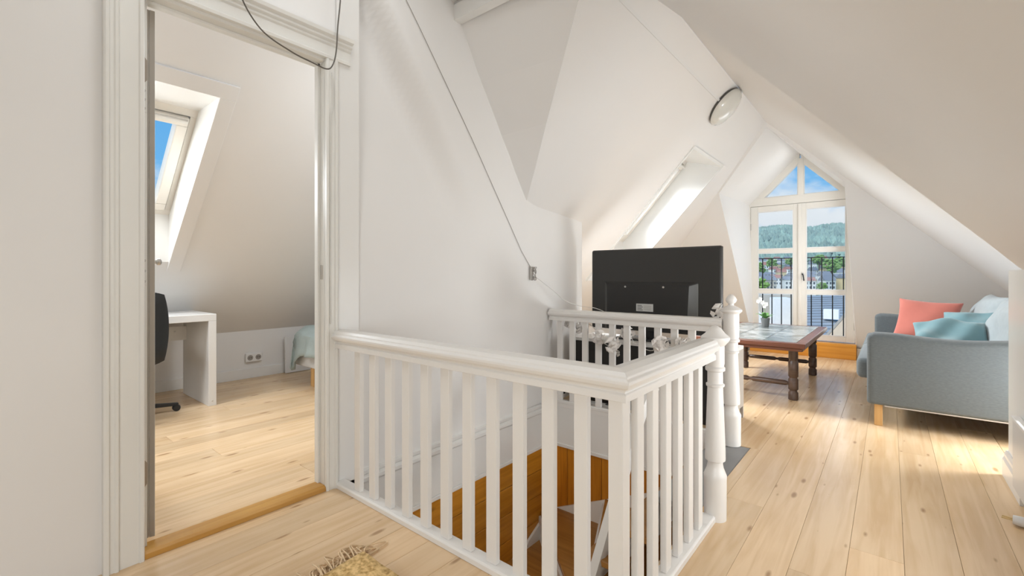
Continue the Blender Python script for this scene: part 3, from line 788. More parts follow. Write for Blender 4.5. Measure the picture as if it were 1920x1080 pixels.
def newel(cx, cy, parent, k, finial):
    pr = [(0.044, 0.0), (0.045, 0.17), (0.046, 0.185), (0.040, 0.20), (0.034, 0.215), (0.030, 0.235), (0.031, 0.245), (0.040, 0.25), (0.0405, 0.258), (0.040, 0.30), (0.033, 0.50), (0.031, 0.56), (0.036, 0.563), (0.037, 0.572), (0.031, 0.576), (0.031, 0.625), (0.039, 0.630), (0.040, 0.642), (0.034, 0.648), (0.037, 0.66), (0.037, 0.735)]
    pr = [(r * k, z) for r, z in pr]
    MB().lathe(pr, (cx, cy, 0), seg=28).build('shaft', 'rail', parent, smooth=True)
    if not finial:
        MB().lathe([(0.037 * k, 0.735), (0.050 * k, 0.75), (0.058 * k, 0.762), (0.058 * k, 0.772), (0.040 * k, 0.787), (0.026 * k, 0.806), (0.012 * k, 0.818), (0.002, 0.82)], (cx, cy, 0), seg=28).build('cap', 'rail', parent, smooth=True)
    else:
        MB().lathe([(0.037 * k, 0.735), (0.037 * k, 0.80), (0.050 * k, 0.815), (0.050 * k, 0.826), (0.030 * k, 0.842), (0.013 * k, 0.852), (0.012 * k, 0.862)], (cx, cy, 0), seg=28).build('cap', 'rail', parent, smooth=True)
        MB().lathe([(0.010 * k, 0.860), (0.019 * k, 0.866), (0.025 * k, 0.878), (0.026 * k, 0.888), (0.021 * k, 0.900), (0.020 * k, 0.903), (0.013 * k, 0.912), (0.006 * k, 0.918), (0.001, 0.919)], (cx, cy, 0), seg=20).build('finial', 'rail', parent, smooth=True)
np1 = thing('newel_post', (-0.575, 2.055, 0)); np1.parent = r1; np1.location = Vector((-0.575, 2.055, 0)) - r1.location
newel(-0.575, 2.055, np1, 1.0, False)
r2 = thing('stair_railing', (-0.75, 3.03, 0), 'white wooden railing in front of the television, with ball-topped turned post', 'railing', 'white stair railings')
MB().sweep(RP, [(-2.10, 3.035, 0), (-0.80, 3.035, 0)]).build('top_rail', 'rail', r2, bevel=0.0015, seg=1)
MB().sweep([(a * .6, b) for a, b in BP], [(-2.11, 3.035, 0.03), (-0.80, 3.035, 0.03)]).build('bottom_rail', 'rail', r2, bevel=0.002, seg=1)
MB().box(-2.095, -0.80, 3.021, 3.056, 0.0012, 0.03).build('rail_base', 'rail', r2)
for i in range(10):
    xc = -2.014 + 0.1135 * i
    MB().box(xc - 0.0235, xc + 0.0235, 3.024, 3.046, 0.056, 0.684).build('baluster', 'rail', r2, bevel=0.002, seg=1)
np2 = thing('newel_post', (-0.752, 3.02, 0)); np2.parent = r2; np2.location = Vector((-0.752, 3.02, 0)) - r2.location
newel(-0.752, 3.02, np2, 1.22, True)

# ---- television bench and television
bx0, bx1, by0, by1 = -2.06, -0.825, 3.27, 3.655
tbn = thing('tv_bench', ((bx0 + bx1) / 2, (by0 + by1) / 2, 0), 'low television bench with black back and white top behind the far railing', 'bench')
MB().box(bx0, bx1, by0, by1, 0.50, 0.525).build('top_board', 'white_lam', tbn, bevel=0.003)
MB().box(bx1 - 0.022, bx1, by0, by1, 0.085, 0.50).build('side_panel', 'bench_side', tbn, bevel=0.002)
MB().box(bx0, bx0 + 0.022, by0, by1, 0.085, 0.50).build('side_panel', 'bench_side', tbn, bevel=0.002)
MB().box(bx0 + 0.022, bx1 - 0.022, by0 + 0.005, by0 + 0.012, 0.085, 0.50).build('back_panel', 'bench_black', tbn)
MB().box(bx0 + 0.022, bx1 - 0.022, by0 + 0.012, by1, 0.085, 0.107).build('bottom_board', 'bench_side', tbn)
for i in range(3):
    a = bx0 + 0.025 + i * (bx1 - bx0 - 0.05) / 3
    dr = MB().box(a + 0.002, a + (bx1 - bx0 - 0.05) / 3 - 0.002, by1 - 0.018, by1, 0.11, 0.497).build('drawer_front', 'white_lam', tbn, bevel=0.002)
MB().box(bx0 + 0.03, bx1 - 0.06, by0 + 0.02, by1 - 0.03, 0.0, 0.085).build('plinth', 'bench_black', tbn)
MB().box(bx1 - 0.022, bx1, by1 - 0.022, by1, 0.0, 0.085).build('foot', 'bench_side', tbn)
MB().box(bx1 - 0.022, bx1, by0, by0 + 0.02, 0, 0.085).build('foot', 'bench_side', tbn)

tv = thing('television', (-1.455, 3.48, 0.525), 'large flat black television seen from behind, standing on the low bench', 'television')
tx0, tx1, tz0, tz1 = -1.985, -0.925, 0.59, 1.252
bk = MB().box(tx0, tx1, 3.475, 3.51, tz0, tz1)
bk.build('casing', 'tv_black', tv, bevel=0.018, seg=4)
MB().box(tx0 + 0.004, tx1 - 0.004, 3.51, 3.522, tz0 + .004, tz1 - .004).build('bezel', 'black', tv, bevel=0.005)
MB().box(tx0 + 0.02, tx1 - 0.02, 3.521, 3.5235, tz0 + .025, tz1 - .02).build('screen', 'screen', tv)
# raised electronics hump: frame edges and inner panel
hx0, hx1, hz1 = -1.855, -1.09, 0.985
hump = MB().prism([(hx0, 3.475, tz0 + .01), (hx1, 3.475, tz0 + .01), (hx1, 3.475, hz1), (hx0, 3.475, hz1)], (0, 0.001, 0))
hump.loft([(hx0, 3.475, tz0 + .01), (hx1, 3.475, tz0 + .01), (hx1, 3.475, hz1), (hx0, 3.475, hz1)], [(hx0 + .03, 3.452, tz0 + .01), (hx1 - .075, 3.452, tz0 + .01), (hx1 - .06, 3.452, hz1 - .022), (hx0 + .028, 3.452, hz1 - .022)])
hump.poly([(hx0 + .03, 3.452, tz0 + .01), (hx1 - .075, 3.452, tz0 + .01), (hx1 - .06, 3.452, hz1 - .022), (hx0 + .028, 3.452, hz1 - .022)])
hm_ = hump.build('electronics_cover', 'tv_recess', tv)
M['tv_edge'] = mat('tv_edge_gloss', (0.10, 0.10, 0.095), 0.25)
MB().prism([(hx0 + .001, 3.4735, tz0 + .02), (hx0 + .03, 3.4515, tz0 + .02), (hx0 + .028, 3.4515, hz1 - .03), (hx0 + .001, 3.4735, hz1 - .01)], (-.001, -0.0008, 0)).build('cover_edge', 'tv_edge', hm_)
MB().prism([(hx1 - .001, 3.4735, tz0 + .14), (hx1 - .073, 3.4515, tz0 + .14), (hx1 - .061, 3.4515, hz1 - .03), (hx1 - .001, 3.4735, hz1 - .01)], (.001, -0.0008, 0)).build('cover_edge', 'tv_edge', hm_)
MB().box(hx1 - .17, hx1 - .03, 3.447, 3.458, tz0 + .02, tz0 + .14).build('socket_block', 'black', hm_, bevel=0.003)
for k, sx in enumerate((-1.66, -1.345)):
    MB().lathe([(0.008, 0), (0.008, 0.004), (0.004, 0.006)], seg=12, mtx=Matrix.Rotation(math.pi / 2, 4, 'X'), c=(sx, 3.4525, 0.945)).build('screw', 'steel', hm_)
for sx in (-1.80, -1.58, -1.50, -1.26, -1.19):
    MB().box(sx - .012, sx + .012, 3.449, 3.453, 0.950, 0.958).build('vent', 'black', hm_)
lbz = MB().box(-1.565, -1.425, 3.4500, 3.4522, 0.752, 0.812).build('type_label', 'label', hm_)
for k in range(4):
    MB().box(-1.555, -1.51 - .008 * (k % 2), 3.4494, 3.4501, 0.760 + .012 * k, 0.765 + .012 * k).build('print_line', 'ink', lbz)
for k in range(3):
    MB().box(-1.50, -1.44, 3.4494, 3.4501, 0.765 + .014 * k, 0.768 + .014 * k).build('print_line', 'cable_grey', lbz)
MB().box(-1.50, -1.41, 3.48, 3.505, 0.535, 0.60).build('stand_neck', 'black', tv, bevel=0.004)
MB().box(-1.73, -1.18, 3.37, 3.62, 0.525, 0.538).build('stand_foot', 'black', tv, bevel=0.006)

# ---- coffee table
ct = thing('coffee_table', (-0.95, 5.05, 0), 'dark oak coffee table with a grey stone top and turned legs near the balcony door', 'table')
cx0, cx1, cy0, cy1 = -1.37, -0.535, 4.27, 5.86
MB().box(cx0, cx1, cy0, cy1, 0.425, 0.455).build('apron', 'dark_oak_red', ct, bevel=0.008)
fr_ = MB()
fr_.box(cx0 - .02, cx1 + .02, cy0 - .02, cy0 + .05, 0.452, 0.492).box(cx0 - .02, cx1 + .02, cy1 - .05, cy1 + .02, 0.452, 0.492).box(cx0 - .02, cx0 + .05, cy0 + .05, cy1 - .05, 0.452, 0.492).box(cx1 - .05, cx1 + .02, cy0 + .05, cy1 - .05, 0.452, 0.492)
fr_.build('top_frame', 'dark_oak_red', ct, bevel=0.006)
tw, tl_ = (cx1 - cx0 - .1) / 3, (cy1 - cy0 - .1) / 5
for i in range(3):
    for j in range(5):
        MB().box(cx0 + .05 + i * tw + .002, cx0 + .05 + (i + 1) * tw - .002, cy0 + .05 + j * tl_ + .002, cy0 + .05 + (j + 1) * tl_ - .002, 0.456, 0.4935 + R_.uniform(-.0006, .0006)).build('stone_tile', 'slate', ct, bevel=0.002, seg=1)
lp = [(0.030, 0.0), (0.037, 0.006), (0.037, 0.062), (0.028, 0.072), (0.028, 0.082), (0.036, 0.09), (0.037, 0.10), (0.037, 0.172), (0.030, 0.182), (0.030, 0.190), (0.037, 0.198), (0.0375, 0.315), (0.030, 0.325), (0.030, 0.335), (0.036, 0.345), (0.034, 0.43)]
for lx in (-1.265, -0.622):
    for ly in (4.43, 5.665):
        MB().lathe(lp, (lx, ly, 0), seg=20).build('leg', 'dark_oak', ct, smooth=True)
sp = [(0.010, 0), (0.020, 0.02), (0.021, 0.26), (0.012, 0.275), (0.012, 0.290), (0.021, 0.305), (0.021, 0.55), (0.012, 0.57), (0.010, 0.575)]
for ly in (4.43, 5.665):
    MB().lathe(sp, (-1.23, ly, 0.135), seg=14, mtx=Matrix.Rotation(math.pi / 2, 4, 'Y')).build('stretcher', 'dark_oak', ct, smooth=True)

# ---- potted orchid
po = thing('potted_orchid', (-1.02, 5.45, 0.494), 'small white orchid in a grey metal pot on the coffee table', 'plant')
px, py = -1.02, 5.45
MB().lathe([(0.030, 0.494), (0.034, 0.50), (0.043, 0.575), (0.046, 0.583), (0.043, 0.586), (0.040, 0.578)], (px, py, 0), seg=20).build('pot', 'pot', po, smooth=True)
MB().lathe([(0.040, 0.568), (0.02, 0.574), (0.002, 0.575)], (px, py, 0), seg=16).build('soil', 'soil', po)
for k, (a, ln, hz_) in enumerate(((0.3, .10, .05), (1.5, .09, .06), (2.6, .11, .045), (3.7, .10, .055), (4.6, .09, .07), (5.5, .11, .04))):
    m = MB(); NL = 6
    L_, R__ = [], []
    for i in range(NL + 1):
        t = i / NL; w = 0.022 * math.sin(math.pi * min(1, t * 0.92 + 0.08))
        c = Vector((px + math.cos(a) * ln * t, py + math.sin(a) * ln * t, 0.575 + hz_ * math.sin(t * 2.2)))
        s_ = Vector((-math.sin(a), math.cos(a), 0)) * w
        L_.append(c + s_ + Vector((0, 0, .004))); R__.append(c - s_ + Vector((0, 0, .004)))
    m.loft(L_, R__, closed=False)
    m.build('leaf', 'leaf', po, smooth=True)
stem = bez([(px, py, .575), (px - .004, py - .005, .66), (px - .012, py - .008, .73), (px - .035, py - .012, .77), (px - .06, py - .014, .765)], 4)
MB().tube(stem, 0.0022, 6).build('stem', 'leaf', po)
def flower(c, s, parent, name='flower', mt='orchid', rot=0.0, petals=5):
    m = MB()
    for k in range(petals):
        a = rot + 2 * math.pi * k / petals
        d = Vector((math.cos(a) * .8, -0.45 + .15 * math.sin(a), math.sin(a))); d.normalize()
        sd = d.cross(Vector((0, 1, 0))).normalized()
        P = [Vector(c), Vector(c) + d * s * .5 + sd * s * .42, Vector(c) + d * s, Vector(c) + d * s * .5 - sd * s * .42]
        m.prism(P, (0, 0.0025, 0))
    return m.build(name, mt, parent)
for i, (dx, dz) in enumerate(((-.062, .765), (-.045, .785), (-.022, .752), (-.005, .715), (.012, .735))):
    flower((px + dx, py - .02, dz), .028, po, rot=i * .5)

# ---- sofa
so = thing('sofa', (0.4, 5.1, 0), 'grey blue fabric sofa with blond wooden leg under the sloping ceiling', 'sofa')
def arm(y0, y1, name='arm'):
    m = MB(); nx = 24; xs2 = [-0.125 + (1.075) * i / nx for i in range(nx + 1)]
    top = [0.640 - 0.022 * math.sin(math.pi * min(1, max(0, (x + .05) / .75))) ** 2 - (0.02 if x < -.1 else 0) for x in xs2]
    a = [(x, y0, 0.145) for x in xs2] ; b = [(x, y1, 0.145) for x in xs2]
    ta = [(x, y0, t - 0.012) for x, t in zip(xs2, top)]; tb_ = [(x, y1, t - 0.012) for x, t in zip(xs2, top)]
    ma = [(x, y0 + .035, t) for x, t in zip(xs2, top)]; mb_ = [(x, y1 - .035, t) for x, t in zip(xs2, top)]
    rings = [a, ta, ma, mb_, tb_, b]
    for p, q in zip(rings, rings[1:] + rings[:1]): m.loft(p, q, closed=False)
    m.poly([r[0] for r in rings]); m.poly([r[-1] for r in rings][::-1])
    m2 = MB(); m2.v = m.v; m2.f = m.f
    o = m2.build(name, 'sofa', so)
    bmx = bmesh.new(); bmx.from_mesh(o.data); bmesh.ops.remove_doubles(bmx, verts=bmx.verts, dist=1e-5); bmesh.ops.recalc_face_normals(bmx, faces=bmx.faces); bmx.to_mesh(o.data); bmx.free()
    b = o.modifiers.new('bevel', 'BEVEL'); b.width = 0.022; b.segments = 4; b.limit_method = 'ANGLE'; b.angle_limit = math.radians(28)
    for p in o.data.polygons: p.use_smooth = True
    return o
arm(4.02, 4.15); arm(6.12, 6.25)
MB().box(-0.09, 0.95, 4.15, 6.12, 0.145, 0.30).build('base', 'sofa', so, bevel=0.015, seg=3)
MB().box(0.76, 0.95, 4.15, 6.12, 0.30, 0.70).build('backrest', 'sofa', so, bevel=0.03, seg=4)
for k in range(2):
    a = 4.153 + k * 0.982
    MB().box(-0.19, 0.72, a, a + 0.98, 0.295, 0.44).build('seat_cushion', 'sofa', so, bevel=0.035, seg=4, smooth=True)
for lx in (-0.085, 0.90):
    for ly in (4.04, 6.23):
        y0 = ly if ly < 5 else ly - .045
        MB().box(lx, lx + 0.045, y0, y0 + 0.045, 0.0, 0.147).build('leg', 'leg_wood', so, bevel=0.003)
MB().box(-0.03, 0.93, 4.028, 4.04, 0.139, 0.147).build('bottom_edge', 'bench_side', so)

def pillow(name, parent, mtl, c, w, h, t, axes, wr=0.0, seed=0, pinch=0.16):
    """cushion: w along axes[0], h along axes[1], thickness along axes[2]"""
    rr = random.Random(seed)
    A, B, N_ = [Vector(a).normalized() for a in axes]
    n_ = 16; m = MB(); front, back = [], []
    ph = [rr.uniform(0, 6.28) for _ in range(6)]
    for j in range(n_ + 1):
        for i in range(n_ + 1):
            u = -1 + 2 * i / n_; v = -1 + 2 * j / n_
            k = 1 - pinch * (1 - abs(u) ** 2.0) * abs(v) ** 6 * 0.6
            k2 = 1 - pinch * (1 - abs(v) ** 2.0) * abs(u) ** 6 * 0.6
            prof = ((1 - abs(u) ** 2.6) * (1 - abs(v) ** 2.6)); prof = max(prof, 0) ** 0.48
            wv = wr * (math.sin(u * 3.1 + v * 4.2 + ph[0]) + math.sin(u * 6.3 - v * 3.7 + ph[1]) * .6) * min(1, prof * 1.5)
            p = Vector(c) + A * (u * w / 2 * k2) + B * (v * h / 2 * k)
            front.append(p + N_ * (prof * t / 2 + wv)); back.append(p - N_ * (prof * t / 2 - wv * .5))
    q = n_ + 1
    fs_ = [(j * q + i, j * q + i + 1, (j + 1) * q + i + 1, (j + 1) * q + i) for j in range(n_) for i in range(n_)]
    m.add(front, fs_); m.add(back, [f[::-1] for f in fs_])
    o = m.build(name, mtl, parent)
    bmx = bmesh.new(); bmx.from_mesh(o.data); bmesh.ops.remove_doubles(bmx, verts=bmx.verts, dist=2e-4); bmesh.ops.recalc_face_normals(bmx, faces=bmx.faces); bmx.to_mesh(o.data); bmx.free()
    for p in o.data.polygons: p.use_smooth = True
    sb = o.modifiers.new('sub', 'SUBSURF'); sb.levels = 1; sb.render_levels = 1
    return o
# pale back cushions (parts of the sofa)
pillow('back_cushion', so, 'sofa_light', (0.66, 4.66, 0.655), 0.92, 0.46, 0.22, ((0, 1, 0), (0.28, 0, 1), (-1, 0, 0.28)), 0.012, 1)
pillow('back_cushion', so, 'sofa_light', (0.66, 5.60, 0.655), 0.92, 0.46, 0.22, ((0, 1, 0), (0.28, 0, 1), (-1, 0, 0.28)), 0.012, 2)
def free_pillow(name, label, mtl, c, w, h, t, axes, seed, wr=0.012, pinch=.16):
    o = pillow(name, None, mtl, c, w, h, t, axes, wr, seed, pinch)
    return tag(o, label, 'cushion', 'cushions on the sofa')
free_pillow('cushion', 'salmon pink square cushion propped up on the sofa seat', 'pink', (0.255, 5.62, 0.622), 0.47, 0.42, 0.15, ((0.90, -0.2, -0.06), (0.16, 0.35, 1), (0.2, 1, -0.35)), 5, 0.012, .22)
free_pillow('cushion', 'dusty teal cushion lying at the front beside the near sofa arm', 'teal', (0.345, 4.70, 0.560), 0.46, 0.40, 0.16, ((1, 0.05, 0.05), (0.05, 0.75, 0.55), (0, -0.55, 0.75)), 6, 0.022, .22)
free_pillow('cushion', 'second dusty teal cushion half hidden behind the front teal one', 'teal', (0.50, 5.12, 0.605), 0.42, 0.38, 0.14, ((0.85, -0.3, 0.05), (0.2, 0.65, 0.75), (0.1, -0.75, 0.65)), 8, 0.018, .22)

# ---- ceiling lamp on the slope
lc = Vector((-1.175, 4.45, zL(-1.175)))
nL = Vector((1.09, 0, -1)).normalized()
Rm = Vector((0, 0, 1)).rotation_difference(nL).to_matrix().to_4x4()
cl = thing('ceiling_lamp', lc, 'round opal glass ceiling lamp, unlit, on the left slope', 'lamp')
MB().lathe([(0.165, 0.0), (0.170, 0.012), (0.168, 0.022)], lc, seg=40, mtx=Rm).build('base_ring', 'lamp_base', cl, smooth=True)
MB().lathe([(0.166, 0.018), (0.178, 0.026), (0.176, 0.040), (0.155, 0.060), (0.115, 0.078), (0.06, 0.089), (0.002, 0.092)], lc, seg=40, mtx=Rm).build('glass_shade', 'lamp_glass', cl, smooth=True)
cd = MB().prism([(-1.178, 1.95, zL(-1.178)), (-1.165, 1.95, zL(-1.165)), (-1.165 + .008, 1.95, zL(-1.165) - .009), (-1.178 + .008, 1.95, zL(-1.178) - .009)], (0, 2.40, 0)).build('cable_duct', 'white_lam')
tag(cd, 'thin white cable duct running along the slope to the round lamp', 'cable')

# ---- stair wall: wire and a small switch with its bundle of cord
def wp(y, z, off=0.006): return (wx(y, z) + off, y, z)
wir = MB().tube([wp(*p) for p in [(1.40, 2.68), (1.508, 2.542), (1.598, 2.433), (1.80, 2.18), (2.05, 1.89), (2.30, 1.60), (2.538, 1.33), (2.631, 1.219), (2.70, 1.15), (2.755, 1.10)]], 0.0018, 6).build('wall_cable', 'cable_grey', smooth=True)
tag(wir, 'thin cable running diagonally down the white stair wall', 'cable')
sw = thing('cord_switch', wp(2.76, 1.05), 'small switch with a bundle of cord on the white stair wall', 'switch')
MB().box(-2.10, -2.075, 2.742, 2.778, 1.00, 1.10).build('body', 'steel', sw, bevel=0.006)
MB().box(-2.078, -2.068, 2.752, 2.768, 1.03, 1.07).build('rocker', 'white_plastic', sw, bevel=0.003)
loops = []
for k in range(40):
    a = k * .75
    loops.append((-2.066 + .006 * math.sin(a * 1.7), 2.76 + .022 * math.cos(a), 1.05 + .05 * math.sin(a * 0.61)))
MB().tube(bez(loops, 3), 0.0025, 5).build('cord_bundle', 'cable_grey', sw, smooth=True)
wir2 = MB().tube(bez([(-2.08, 2.775, 1.035), (-2.04, 2.95, 0.93), (-2.0, 3.09, 0.835), (-1.93, 3.20, 0.79), (-1.85, 3.30, 0.77), (-1.80, 3.40, 0.72), (-1.78, 3.44, 0.62)], 6), 0.0028, 6).build('television_cable', 'cable_white', smooth=True)
tag(wir2, 'thin pale cable from the wall switch over the railing to the television', 'cable')

# ---- cord hanging before the bedroom doorway
hc = bez([(-2.00, 0.68, 2.34), (-2.01, 0.715, 2.17), (-2.02, 0.80, 2.06), (-2.02, 0.92, 2.015), (-2.02, 1.02, 2.00), (-2.02, 1.09, 1.995), (-2.03, 1.125, 2.03), (-2.03, 1.142, 2.10), (-2.03, 1.15, 2.22), (-2.03, 1.165, 2.40), (-2.07, 1.17, 2.62)], 7)
tag(MB().tube(hc, 0.0032, 6).build('hanging_cord', 'cable_dark', smooth=True), 'dark cord hanging in a loop before the bedroom doorway', 'cable')
tag(MB().tube(bez([(-2.072, 1.143, 2.01), (-2.070, 1.150, 1.94), (-2.070, 1.149, 1.85), (-2.072, 1.140, 1.74), (-2.074, 1.138, 1.2), (-2.074, 1.138, 0.8)], 5), 0.0025, 6).build('casing_cord', 'cable_white', smooth=True), 'thin white cord fixed down the right doorway casing', 'cable')

# ---- garland of white paper flowers on the far railing
ga = thing('flower_garland', (-1.4, 3.10, 0.6), 'string of lights with white paper flowers hanging on the far railing', 'garland')
gpts = [(-1.98, 3.085, .68), (-1.90, 3.10, .60), (-1.80, 3.10, .66), (-1.70, 3.05, .62), (-1.64, 2.99, .60), (-1.60, 2.99, .54), (-1.53, 2.99, .54), (-1.47, 3.05, .64), (-1.40, 3.09, .54), (-1.28, 3.09, .51), (-1.22, 3.04, .60), (-1.18, 2.99, .60), (-1.08, 2.99, .62), (-1.02, 2.99, .60), (-0.9, 3.09, .66), (-0.84, 3.07, .80), (-0.82, 3.06, .86)]
MB().tube(bez(gpts, 5), 0.0025, 5).build('wire', 'cable_white', ga, smooth=True)
def blossom(c, s, k):
    rr = random.Random(k); m = MB()
    for j in range(16):
        a = rr.uniform(0, 6.28); b = math.asin(rr.uniform(-1, 1))
        d = Vector((math.cos(a) * math.cos(b), math.sin(a) * math.cos(b), math.sin(b)))
        u = d.orthogonal().normalized(); v_ = d.cross(u)
        c0 = Vector(c) + d * s * .35
        P = [c0 + d * s * .1, c0 + d * s * .45 + u * s * .45, c0 + d * s * .62 + v_ * s * .1, c0 + d * s * .45 - u * s * .45]
        m.prism(P, d * .003 + v_ * .004)
    m.lathe([(s * .05, -s * .5), (s * .38, -s * .36), (s * .52, 0), (s * .38, s * .36), (s * .05, s * .5)], c, seg=10)
    m.build('flower', 'petal', ga)
for k, (gx, gz, s) in enumerate(((-1.96, .655, .05), (-1.88, .63, .05), (-1.645, .585, .058), (-1.53, .54, .064), (-1.47, .62, .055), (-1.185, .58, .058), (-1.03, .59, .055), (-0.835, .80, .06), (-1.565, .46, .03))):
    blossom((gx, 2.988 if k in (2, 3, 5, 6) else 3.095, gz), s, k)

# ---- socket by the stair wall behind the far railing, adapter on the floor
sk_ = thing('wall_socket', (-2.11, 3.2, 0.12), 'double wall socket with plugs low on the stair wall behind the railing', 'socket')
MB().box(-2.128, -2.10, 3.10, 3.20, 0.06, 0.15).build('plate', 'white_plastic', sk_, bevel=0.004)
MB().box(-2.104, -2.06, 3.115, 3.185, 0.065, 0.145).build('plug', 'black', sk_, bevel=0.006)
ps = thing('power_strip', (-1.72, 3.17, 0), 'white power strip lying on the floor behind the far railing', 'power strip')
MB().box(-1.90, -1.50, 3.14, 3.20, 0.0, 0.045).build('body', 'white_plastic', ps, bevel=0.008)
for k in range(4):
    MB().lathe([(0.018, 0.045), (0.018, 0.047)], (-1.85 + .09 * k, 3.17, 0), seg=14).build('socket_hole', 'socket_dark', ps)

# ---- desk, office chair and the rest of the bedroom
dk = thing('desk', (-4.45, 0.6, 0), 'white desk with thick panel sides below the bedroom roof window', 'desk')
MB().box(-4.80, -4.15, -0.10, 1.31, 0.675, 0.73).build('desktop', 'white_lam', dk, bevel=0.003)
MB().box(-4.80, -4.15, 1.255, 1.31, 0.0, 0.675).build('side_panel', 'white_lam', dk, bevel=0.003)
MB().box(-4.80, -4.15, -0.10, -0.045, 0.0, 0.675).build('side_panel', 'white_lam', dk, bevel=0.003)
MB().box(-4.72, -4.70, 0.0, 1.255, 0.48, 0.60).build('back_rail', 'white_lam', dk, bevel=0.002)
MB().lathe([(0.008, 0), (0.006, .004)], (-4.70, 1.17, 0.56), seg=8, mtx=Matrix.Rotation(math.pi / 2, 4, 'Y')).build('screw', 'steel', dk)
MB().lathe([(0.007, 0), (0.005, .003)], (-4.15, 1.282, 0.04), seg=8, mtx=Matrix.Rotation(math.pi / 2, 4, 'Y')).build('screw', 'steel', dk)

oc = thing('office_chair', (-4.22, 0.74, 0), 'black swivel office chair standing at the white desk', 'chair')
ox, oy = -4.22, 0.74
def curved_pad(c, w, h, t, rot, bow, name):
    m = MB(); n1, n2 = 10, 10; f_, b_ = [], []
    Rz = Matrix.Rotation(rot, 3, 'Z')
    for j in range(n2 + 1):
        for i in range(n1 + 1):
            u = -1 + 2 * i / n1; v = -1 + 2 * j / n2
            su = u * math.sqrt(1 - v * v * .28); sv = v * math.sqrt(1 - u * u * .22)
            edge = max(0, 1 - max(abs(u), abs(v)) ** 6) ** .5
            p = Vector((bow * (u * u) * -1 + .02 * v * v, su * w / 2, sv * h / 2))
            f_.append(Vector(c) + Rz @ (p + Vector((t / 2 * edge, 0, 0)))); b_.append(Vector(c) + Rz @ (p - Vector((t / 2 * edge, 0, 0))))
    q = n1 + 1
    fs_ = [(j * q + i, j * q + i + 1, (j + 1) * q + i + 1, (j + 1) * q + i) for j in range(n2) for i in range(n1)]
    m.add(f_, fs_); m.add(b_, [x_[::-1] for x_ in fs_])
    return m.build(name, 'black', oc, smooth=True)
curved_pad((ox + 0.29, oy + 0.005, 0.665), 0.44, 0.53, 0.05, 0.05, 0.06, 'backrest')
MB().box(ox - 0.24, ox + 0.22, oy - 0.23, oy + 0.20, 0.42, 0.49).build('seat', 'black', oc, bevel=0.03, seg=4)
MB().tube([(ox + .10, oy, .40), (ox + .25, oy, .40), (ox + .275, oy, .48), (ox + .27, oy, .60)], 0.018, 8).build('back_bar', 'black', oc)
MB().lathe([(0.028, 0.06), (0.028, 0.25), (0.018, 0.26), (0.018, 0.42)], (ox, oy, 0), seg=14).build('gas_lift', 'black', oc, smooth=True)
for k in range(5):
    a = math.radians(88 + 72 * k); ca, sa = math.cos(a), math.sin(a)
    Lg = MB(); R2_ = Matrix.Translation((ox, oy, 0)) @ Matrix.Rotation(a, 4, 'Z')
    vs = [(.02, -.022, .10), (.02, .022, .10), (.02, .022, .065), (.02, -.022, .065), (.33, -.014, .062), (.33, .014, .062), (.33, .014, .040), (.33, -.014, .040)]
    Lg.add([R2_ @ Vector(v) for v in vs], [(0, 1, 2, 3), (7, 6, 5, 4), (0, 4, 5, 1), (1, 5, 6, 2), (2, 6, 7, 3), (3, 7, 4, 0)])
    sp_ = Lg.build('base_arm', 'black', oc, bevel=0.004)
    MB().lathe([(0.022, -.02), (0.026, -.012), (0.026, .012), (0.022, .02)], (ox + .318 * ca, oy + .318 * sa, 0.026), seg=14, mtx=Matrix.Rotation(a, 4, 'Z') @ Matrix.Rotation(math.pi / 2, 4, 'X')).build('castor', 'black', sp_, smooth=True)

bd = thing('bed', (-3.45, 2.5, 0), 'low bed with white base and wooden legs in the bedroom', 'bed')
MB().box(-4.46, -2.44, 2.08, 3.0, 0.175, 0.315).build('base', 'bedwhite', bd, bevel=0.012, seg=3)
MB().box(-4.46, -2.44, 2.08, 3.0, 0.315, 0.47).build('mattress', 'bedwhite', bd, bevel=0.04, seg=4)
for lx, ly in ((-4.16, 2.10), (-2.6, 2.10), (-4.16, 2.92), (-2.6, 2.92)):
    MB().box(lx - .03, lx + .03, ly, ly + .06, 0, 0.175).build('leg', 'leg_wood', bd, bevel=0.003)
# blanket draped over the near edge
def blanket():
    m = MB(); nx, ns = 34, 30
    rows = []
    for j in range(ns + 1):
        s_ = j / ns
        row = []
        for i in range(nx + 1):
            xx = -4.52 + 1.3 * i / nx
            over_l = smooth01((-4.40 - xx) / 0.12)     # hangs over the foot end too
            drop = 0.20 + 0.16 * math.exp(-((xx + 4.42) / .10) ** 2)
            Ltop = 0.9; tot = Ltop + drop; d = s_ * tot
            wv = 0.018 * math.sin(xx * 31) + 0.010 * math.sin(xx * 57 + 1)
            if d < drop:
                y = 2.055 + wv * (1 - d / drop) - 0.03 * (1 - d / drop); z_ = 0.49 - (drop - d)
            else:
                q = d - drop; rnd = smooth01(q / .12)
                y = 2.055 + q; z_ = 0.485 + 0.055 * rnd + 0.012 * math.sin(xx * 17 + q * 9)
            z_ -= over_l * (0.24 if d > drop else 0.03)
            row.append((xx + over_l * 0.10, y, z_))
        rows.append(row)
    m.v = [p for r in rows for p in r]; q = nx + 1
    m.f = [(j * q + i, j * q + i + 1, (j + 1) * q + i + 1, (j + 1) * q + i) for j in range(ns) for i in range(nx)]
    o = m.build('blanket', 'blanket', None, smooth=True)
    s2 = o.modifiers.new('thick', 'SOLIDIFY'); s2.thickness = 0.012
    return tag(o, 'pale blue grey blanket draped over the end of the bed', 'blanket')
blanket()
pn = thing('leaning_panel', (-4.96, 2.42, 0), 'plain white panel leaning against the low bedroom wall beside the bed', 'panel')
tl2 = Matrix.Translation((-4.975, 0, 0)) @ Matrix.Rotation(math.radians(2.5) * -1, 4, 'Y')
